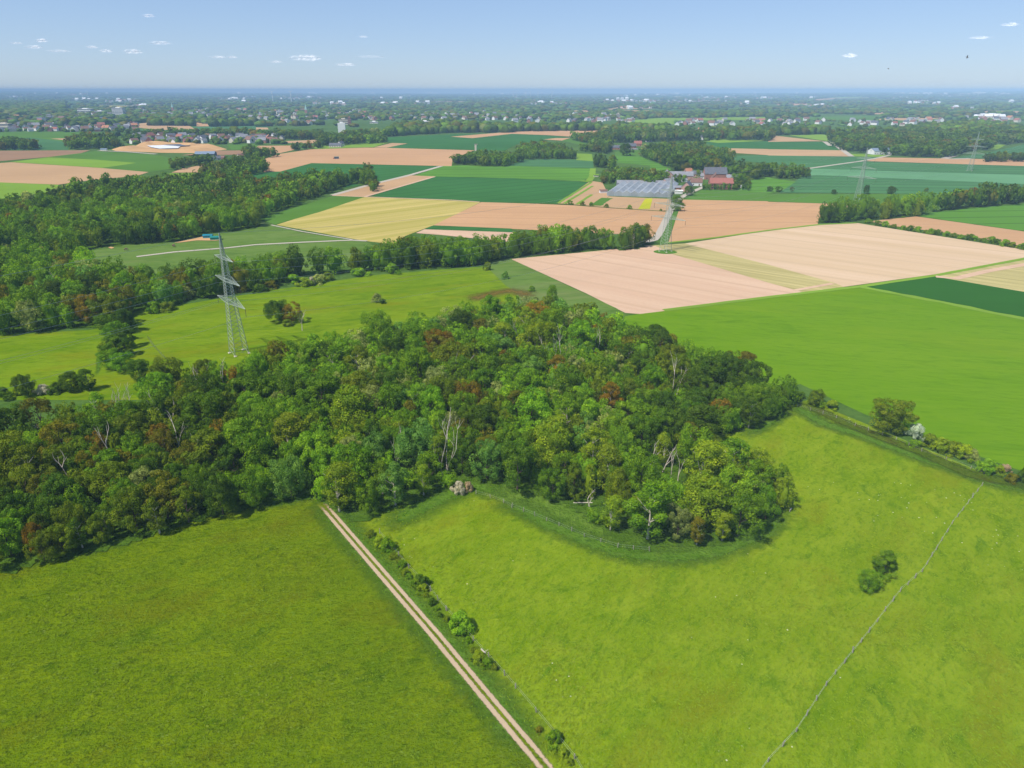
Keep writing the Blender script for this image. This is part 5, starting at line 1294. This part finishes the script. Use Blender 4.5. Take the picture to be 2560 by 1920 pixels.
# ------------------------------------------------------------------ wind turbines
def turbine(reg, x, y, hub, bl, label, rot=.5, yaw=0.0):
    p = at(reg, x, y); p.z = gz(p.x, p.y); f_ = min(1, (118 - p.z) / (hub + bl)); hub, bl = hub * f_, bl * f_; k = hub / 95; t = thing('wind_turbine', label, 'wind turbine', p, yaw, 'wind turbines on the horizon')
    m = MB(); m.tube((0, 0, 0), (0, 0, hub), 3.6 * k, 2.2 * k, 10); m.build('tower', M_WHITE, t)
    m = MB(); m.box(-2.2 * k, 2.2 * k, -5 * k, 6 * k, hub - 1 * k, hub + 3.4 * k); m.build('nacelle', M_WHITE, t)
    for i in range(3):
        a = rot + i * 2 * math.pi / 3; u = Vector((math.sin(a), 0, math.cos(a))); v = Vector((math.cos(a), 0, -math.sin(a)))
        m = MB(); c = Vector((0, -6 * k, hub + 1.2 * k)); y_ = Vector((0, .5 * k, 0))
        q_ = [c + u * 1.5 * k + v * 1.0 * k, c + u * bl * .25 + v * 2.6 * k, c + u * bl, c + u * bl * .25 - v * 1.2 * k, c + u * 1.5 * k - v * 1.0 * k]
        m.face([p_ - y_ for p_ in q_]); m.face([p_ + y_ for p_ in q_][::-1])
        for a_ in range(5): b_ = (a_ + 1) % 5; m.face([q_[a_] + y_, q_[b_] + y_, q_[b_] - y_, q_[a_] - y_])
        m.build('blade', M_WHITE, t)
turbine('s2', 148, 188, 84, 34, 'white wind turbine, left one of the near pair on the horizon', 1.05)
turbine('s2', 308, 192, 84, 34, 'white wind turbine, right one of the near pair on the horizon', .95, .1)
for i, x in enumerate((12, 42, 120, 160, 225, 345)):
    turbine('s3', x, 152 if i != 5 else 158, 80, 34, ['first', 'second', 'third', 'fourth', 'fifth', 'sixth'][i] + ' from the left of the tiny faint turbines on the middle horizon', i * .7)
turbine('s4', 1812, 75 + 70, 70, 28, 'tiny faint turbine on the right horizon', .3)
turbine('s1', 715, 110 + 45, 70, 28, 'tiny faint turbine on the left horizon, left one', .3)
turbine('s1', 765, 112 + 45, 70, 28, 'tiny faint turbine on the left horizon, right one', .9)

# ------------------------------------------------------------------ fences
post = MB(); post.box(-.08, .08, -.08, .08, -.2, 1.35); po = post.build('post', M_WOOD); postm = po.data; bpy.data.objects.remove(po)
def fence(spec, gap, label, wire=True, jx=.0):
    P = poly(spec); t = thing('pasture_fence', label, 'fence', P[0], 0, 'post and wire fences of the pastures'); q = random.Random(len(label)); pts = []
    for a, b in zip(P, P[1:]):
        n = max(1, round((b - a).length / gap))
        for i in range(n): pts.append(a.lerp(b, i / n))
    pts.append(P[-1]); pts = pts[:100]
    for p in pts:
        o = link('post', postm, t); o.location = p - P[0]; o.rotation_euler = (q.uniform(-.1, .1), q.uniform(-.1, .1), q.uniform(0, 1)); s = q.uniform(.8, 1.15); o.scale = (1, 1, s)
    m = MB()
    for z in (.55, 1.1):
        for a, b in zip(pts, pts[1:]): m.tube(a - P[0] + Vector((0, 0, z)), b - P[0] + Vector((0, 0, z)), .012, n=3)
    m.build('wire', M_CABLE, t)
fence('S 2455,1215 2380,1310 2340,1375 2305,1430 2250,1480 2172,1582 2065,1715 1990,1830 1920,1905 1860,1990', 4.2, 'post fence crossing the right meadow diagonally')
fence('t 215,150 540,535 780,790 950,1000 | c1 1930,220 2045,350 2180,500 | c2 15,555 105,660 270,860 330,960', 4.6, 'post fence between the track verge and the right meadow')
fence('b3 0,1185 240,1280 500,1390 730,1465 950,1490', 3.6, 'weathered post fence along the front edge of the wood')
fence('b4 205,490 470,570 600,625 885,720 1060,800 1230,860 1400,920 1490,955', 5.0, 'post fence in front of the right hedge')
fence('b2 1690,1030 1800,1060 1900,1100 1966,1140', 4, 'short post fence right of the blossoming bush')
fence('m1 1540,590 1950,565 | m2 0,540 300,530', 9, 'low post fence along the farm road behind the tree row')
def log(reg, x, y, L_, rot, label):
    t = MB(); t.tube((-L_ / 2, 0, .2), (L_ / 2, 0, .28), .18, .12, 7); t.tube((L_ * .2, 0, .25), (L_ * .35, .8, .5), .08, .03, 5)
    o = t.build('fallen_trunk', M_PALEBARK); o.location = at(reg, x, y); o.rotation_euler = (0, 0, rot); tag(o, label, 'fallen trunk', 'pale fallen trunks')
log('b3', 490, 1158, 5, 0, 'pale fallen trunk near the front edge of the wood'); log('b3', 1185, 1140, 4, .1, 'pale fallen trunk below the clearing')
log('b4', 155, 1205, 1.6, .9, 'short pale stump at the right tip of the wood'); log('t', 1365, 1460, 1.4, -.9, 'short pale fallen post beside the yellow bush')

# ------------------------------------------------------------------ small things on the fields
def container(reg, x, y, w, d, h, mat, label, rot=0):
    t = thing('container', label, 'container', at(reg, x, y), R(rot), 'coloured containers beside the upper left forest')
    m = MB(); m.box(-w / 2, w / 2, -d / 2, d / 2, 0, h * .8)
    for i in range(int(w / .8)): m.box(-w / 2 + i * .8, -w / 2 + i * .8 + .3, -d / 2 - .06, -d / 2, .1, h * .75)
    m.build('body', mat, t); m = MB(); roof(m, w, d, h * .8, h * .3, .25); m.build('roof', mat, t)
container('m1', 1866, 482, 7, 3.5, 2.4, M_TEAL, 'teal green shed at the edge of the upper left forest', 8)
container('m1', 1800, 466, 6.5, 3.5, 2.4, M_BLUE, 'blue shed left of the teal one at the forest edge', 8)
field('yard', M_SAND, 'm1 1500,512 1700,470 1760,455 1900,488 1860,492 1700,490 1560,508', 4)
field('yard', M_SAND, 'm1 935,552 960,545 990,553 965,562', 4)
t = thing('trailer', 'dark green farm trailer with an orange end on the far pink field', 'trailer', at('s2', 697, 682), R(10)); t.scale = (.5, .5, .5)
m = MB(); m.box(-7, 7, -3.5, 3.5, 1.2, 6.2); m.build('body', M_DARKPOND, t); m = MB(); m.box(-7.5, 7.5, -4, 4, 6.2, 6.9); m.build('canopy', M_TEAL, t)
m = MB(); m.box(-11, -7.3, -2, 2, .8, 4.2); m.build('cab', M_ORROOF, t)
for sx in (-4, 4):
    for sy in (-3, 3): m = MB(); m.tube((sx, sy - .5, 1), (sx, sy + .5, 1), 1.0, n=12); m.build('wheel', M_DARKPOND, t)
def grazer(reg, x, y, mat, rot, label):
    bm = bmesh.new(); sk = [(0, 0, 1.35), (.5, 0, 1.4), (-.55, 0, 1.4), (.95, 0, 1.2), (1.25, 0, .75), (1.45, 0, .35), (.5, .2, .7), (.5, .22, 0), (.5, -.2, .7), (.45, -.22, 0), (-.6, .2, .75), (-.6, .22, 0), (-.55, -.2, .75), (-.65, -.22, 0), (-.95, 0, .9)]
    vs = [bm.verts.new(v) for v in sk]
    for a, b in ((0, 1), (0, 2), (1, 3), (3, 4), (4, 5), (1, 6), (6, 7), (1, 8), (8, 9), (2, 10), (10, 11), (2, 12), (12, 13), (2, 14)): bm.edges.new((vs[a], vs[b]))
    me = bpy.data.meshes.new('horse'); bm.to_mesh(me); bm.free(); o = link('horse', me)
    md = o.modifiers.new('skin', 'SKIN'); rad = [.36, .34, .36, .2, .15, .1, .13, .07, .13, .07, .14, .07, .14, .07, .04]
    for sv_, r_ in zip(me.skin_vertices[0].data, rad): sv_.radius = (r_, r_)
    me.skin_vertices[0].data[0].use_root = True
    s = o.modifiers.new('sub', 'SUBSURF'); s.levels = 1; s.render_levels = 1; me.materials.append(mat)
    o.location = at(reg, x, y); o.rotation_euler = (0, 0, rot); o.scale = (1.2,) * 3; tag(o, label, 'horse', 'grazing animals on the strip behind the left trees')
grazer('m1', 1090, 578, M_BROWNROOF, .3, 'dark grazing animal, left one on the strip below the upper forest')
grazer('m1', 1505, 545, M_BROWNROOF, 2.8, 'dark grazing animal, right one on the strip below the upper forest')

# ------------------------------------------------------------------ birds of prey
def bird(px, py, dist, span, bank, label):
    d = at('S', px, py) if False else Vector(((px - 1280) / FPX, CP + (960 - py) / FPX * SP, -SP + (960 - py) / FPX * CP))
    p = Vector((0, 0, CH)) + d * dist; m = MB(); s = span / 2
    prof = [(-.28, .0), (-.1, .09), (.12, .08), (.3, .03)]
    m.tube((0, -.3 * s, 0), (0, .35 * s, 0), .07 * s, .05 * s, 8); m.tube((0, .35 * s, 0), (0, .47 * s, 0), .05 * s, .01 * s, 8)
    for k in (-1, 1):
        w_ = [(0, -.12), (0, .16), (.5, .2), (1, .02), (.95, -.1), (.5, -.1)]; up = lambda x: .14 * x
        top = [(k * a * s, b * s, up(a) * s + .012) for a, b in w_]; bot = [(k * a * s, b * s, up(a) * s - .012) for a, b in w_]
        m.face(top); m.face(bot[::-1])
        for i in range(6): j = (i + 1) % 6; m.face([top[i], top[j], bot[j], bot[i]])
    m.face([(0, -.25 * s, 0), (.14 * s, -.5 * s, .0), (-.14 * s, -.5 * s, 0)])
    o = m.build('bird', M_BROWNROOF); o.location = p; o.rotation_euler = (R(20), bank, R(60)); tag(o, label, 'bird', 'birds gliding in the sky')
bird(2418, 143, 170, 1.5, .5, 'dark gliding bird, the higher one at the right of the sky')
bird(2221, 172, 200, 1.4, .1, 'dark gliding bird, the lower one left of the other')

# ------------------------------------------------------------------ small fair-weather clouds far beyond the haze
cm = NT('cloud'); cm.t.nodes.remove(cm.b)
df = cm.N('ShaderNodeBsdfDiffuse'); df.inputs[0].default_value = (.95, .93, .92, 1); tl = cm.N('ShaderNodeBsdfTranslucent'); tl.inputs[0].default_value = (.95, .93, .92, 1)
a1 = cm.N('ShaderNodeMixShader'); a1.inputs[0].default_value = .0; cm.L(df.outputs[0], a1.inputs[1]); cm.L(tl.outputs[0], a1.inputs[2])
lw = cm.N('ShaderNodeLayerWeight'); lw.inputs[0].default_value = .5; tr = cm.N('ShaderNodeBsdfTransparent')
fr = cm.ramp(lw.outputs['Facing'], .95, .15); nz = cm.ramp(cm.noise(.006, 5, .65), .36, .62)
ge = cm.N('ShaderNodeNewGeometry'); sx_ = cm.N('ShaderNodeSeparateXYZ'); cm.L(ge.outputs['Normal'], sx_.inputs[0]); up_ = cm.ramp(sx_.outputs['Z'], -.25, .45)
m0 = cm.N('ShaderNodeMath', operation='MULTIPLY'); cm.L(fr, m0.inputs[0]); cm.L(up_, m0.inputs[1]); fr = m0.outputs[0]
mu = cm.N('ShaderNodeMath', operation='MULTIPLY'); cm.L(fr, mu.inputs[0]); cm.L(nz, mu.inputs[1]); mu2 = cm.N('ShaderNodeMath', operation='MULTIPLY'); cm.L(mu.outputs[0], mu2.inputs[0]); mu2.inputs[1].default_value = .34
a2 = cm.N('ShaderNodeMixShader'); cm.L(mu2.outputs[0], a2.inputs[0]); cm.L(tr.outputs[0], a2.inputs[1]); cm.L(a1.outputs[0], a2.inputs[2]); cm.L(a2.outputs[0], cm.out.inputs[0])
CL = [(372, 40, 26, 9), (105, 102, 26, 10), (85, 118, 34, 9), (230, 118, 22, 7), (150, 128, 50, 6), (265, 128, 24, 8), (333, 130, 36, 12), (402, 108, 46, 9), (545, 143, 34, 7), (765, 146, 66, 17), (865, 162, 42, 8), (690, 155, 26, 6), (908, 92, 18, 5), (2125, 140, 30, 11), (2526, 62, 34, 9), (2450, 95, 46, 7), (40, 108, 26, 5), (580, 143, 20, 6), (925, 142, 60, 5)]
for i, (x, y, wpx, hpx) in enumerate(CL):
    dist = 34000; d = Vector(((x - 1280) / FPX, CP + (960 - y) / FPX * SP, -SP + (960 - y) / FPX * CP)); p = Vector((0, 0, CH)) + d * dist; u = dist / FPX
    iv, jf = ico(3); q = np.random.default_rng(200 + i); Vs, Fs = [], []; off = 0
    for k in range(9):
        f = (k + .5) / 9 * 2 - 1; hh = (1 - f * f) ** .8 * q.uniform(.6, 1.1)
        c = np.array([f * wpx * u * .5, q.uniform(-.2, .2) * wpx * u, hh * hpx * u * .12]); sz = np.array([wpx * u * .22, wpx * u * .3, hpx * u * .5 * (.35 + .65 * hh)])
        dd = 1 + .25 * np.array([mnoise.noise(Vector(v) * 2 + Vector((i * 3, k * 5, 0))) for v in iv])
        V = iv * dd[:, None] * sz + c; Vs.append(V); Fs.append(jf + off); off += len(V)
    me = np_mesh('cloud', np.concatenate(Vs), np.concatenate(Fs)[:, :3], [cm.m]); me.polygons.foreach_set('use_smooth', [True] * len(me.polygons))
    o = link('cloud', me); o.location = p; tag(o, kind='structure')

# ------------------------------------------------------------------ the air
hz = MB(); hz.box(-27000, 27000, -1600, 23300, -1.2, 121); ho = hz.build('haze', bpy.data.materials.new('haze')); tag(ho, kind='stuff')
hm = ho.data.materials[0]; hm.use_nodes = True; hm.node_tree.nodes.clear()
ov = hm.node_tree.nodes.new('ShaderNodeOutputMaterial'); pv = hm.node_tree.nodes.new('ShaderNodeVolumePrincipled')
pv.inputs['Color'].default_value = (.52, .77, 1.0, 1); pv.inputs['Density'].default_value = .000115; pv.inputs['Anisotropy'].default_value = -0.35
hm.node_tree.links.new(pv.outputs[0], ov.inputs['Volume'])
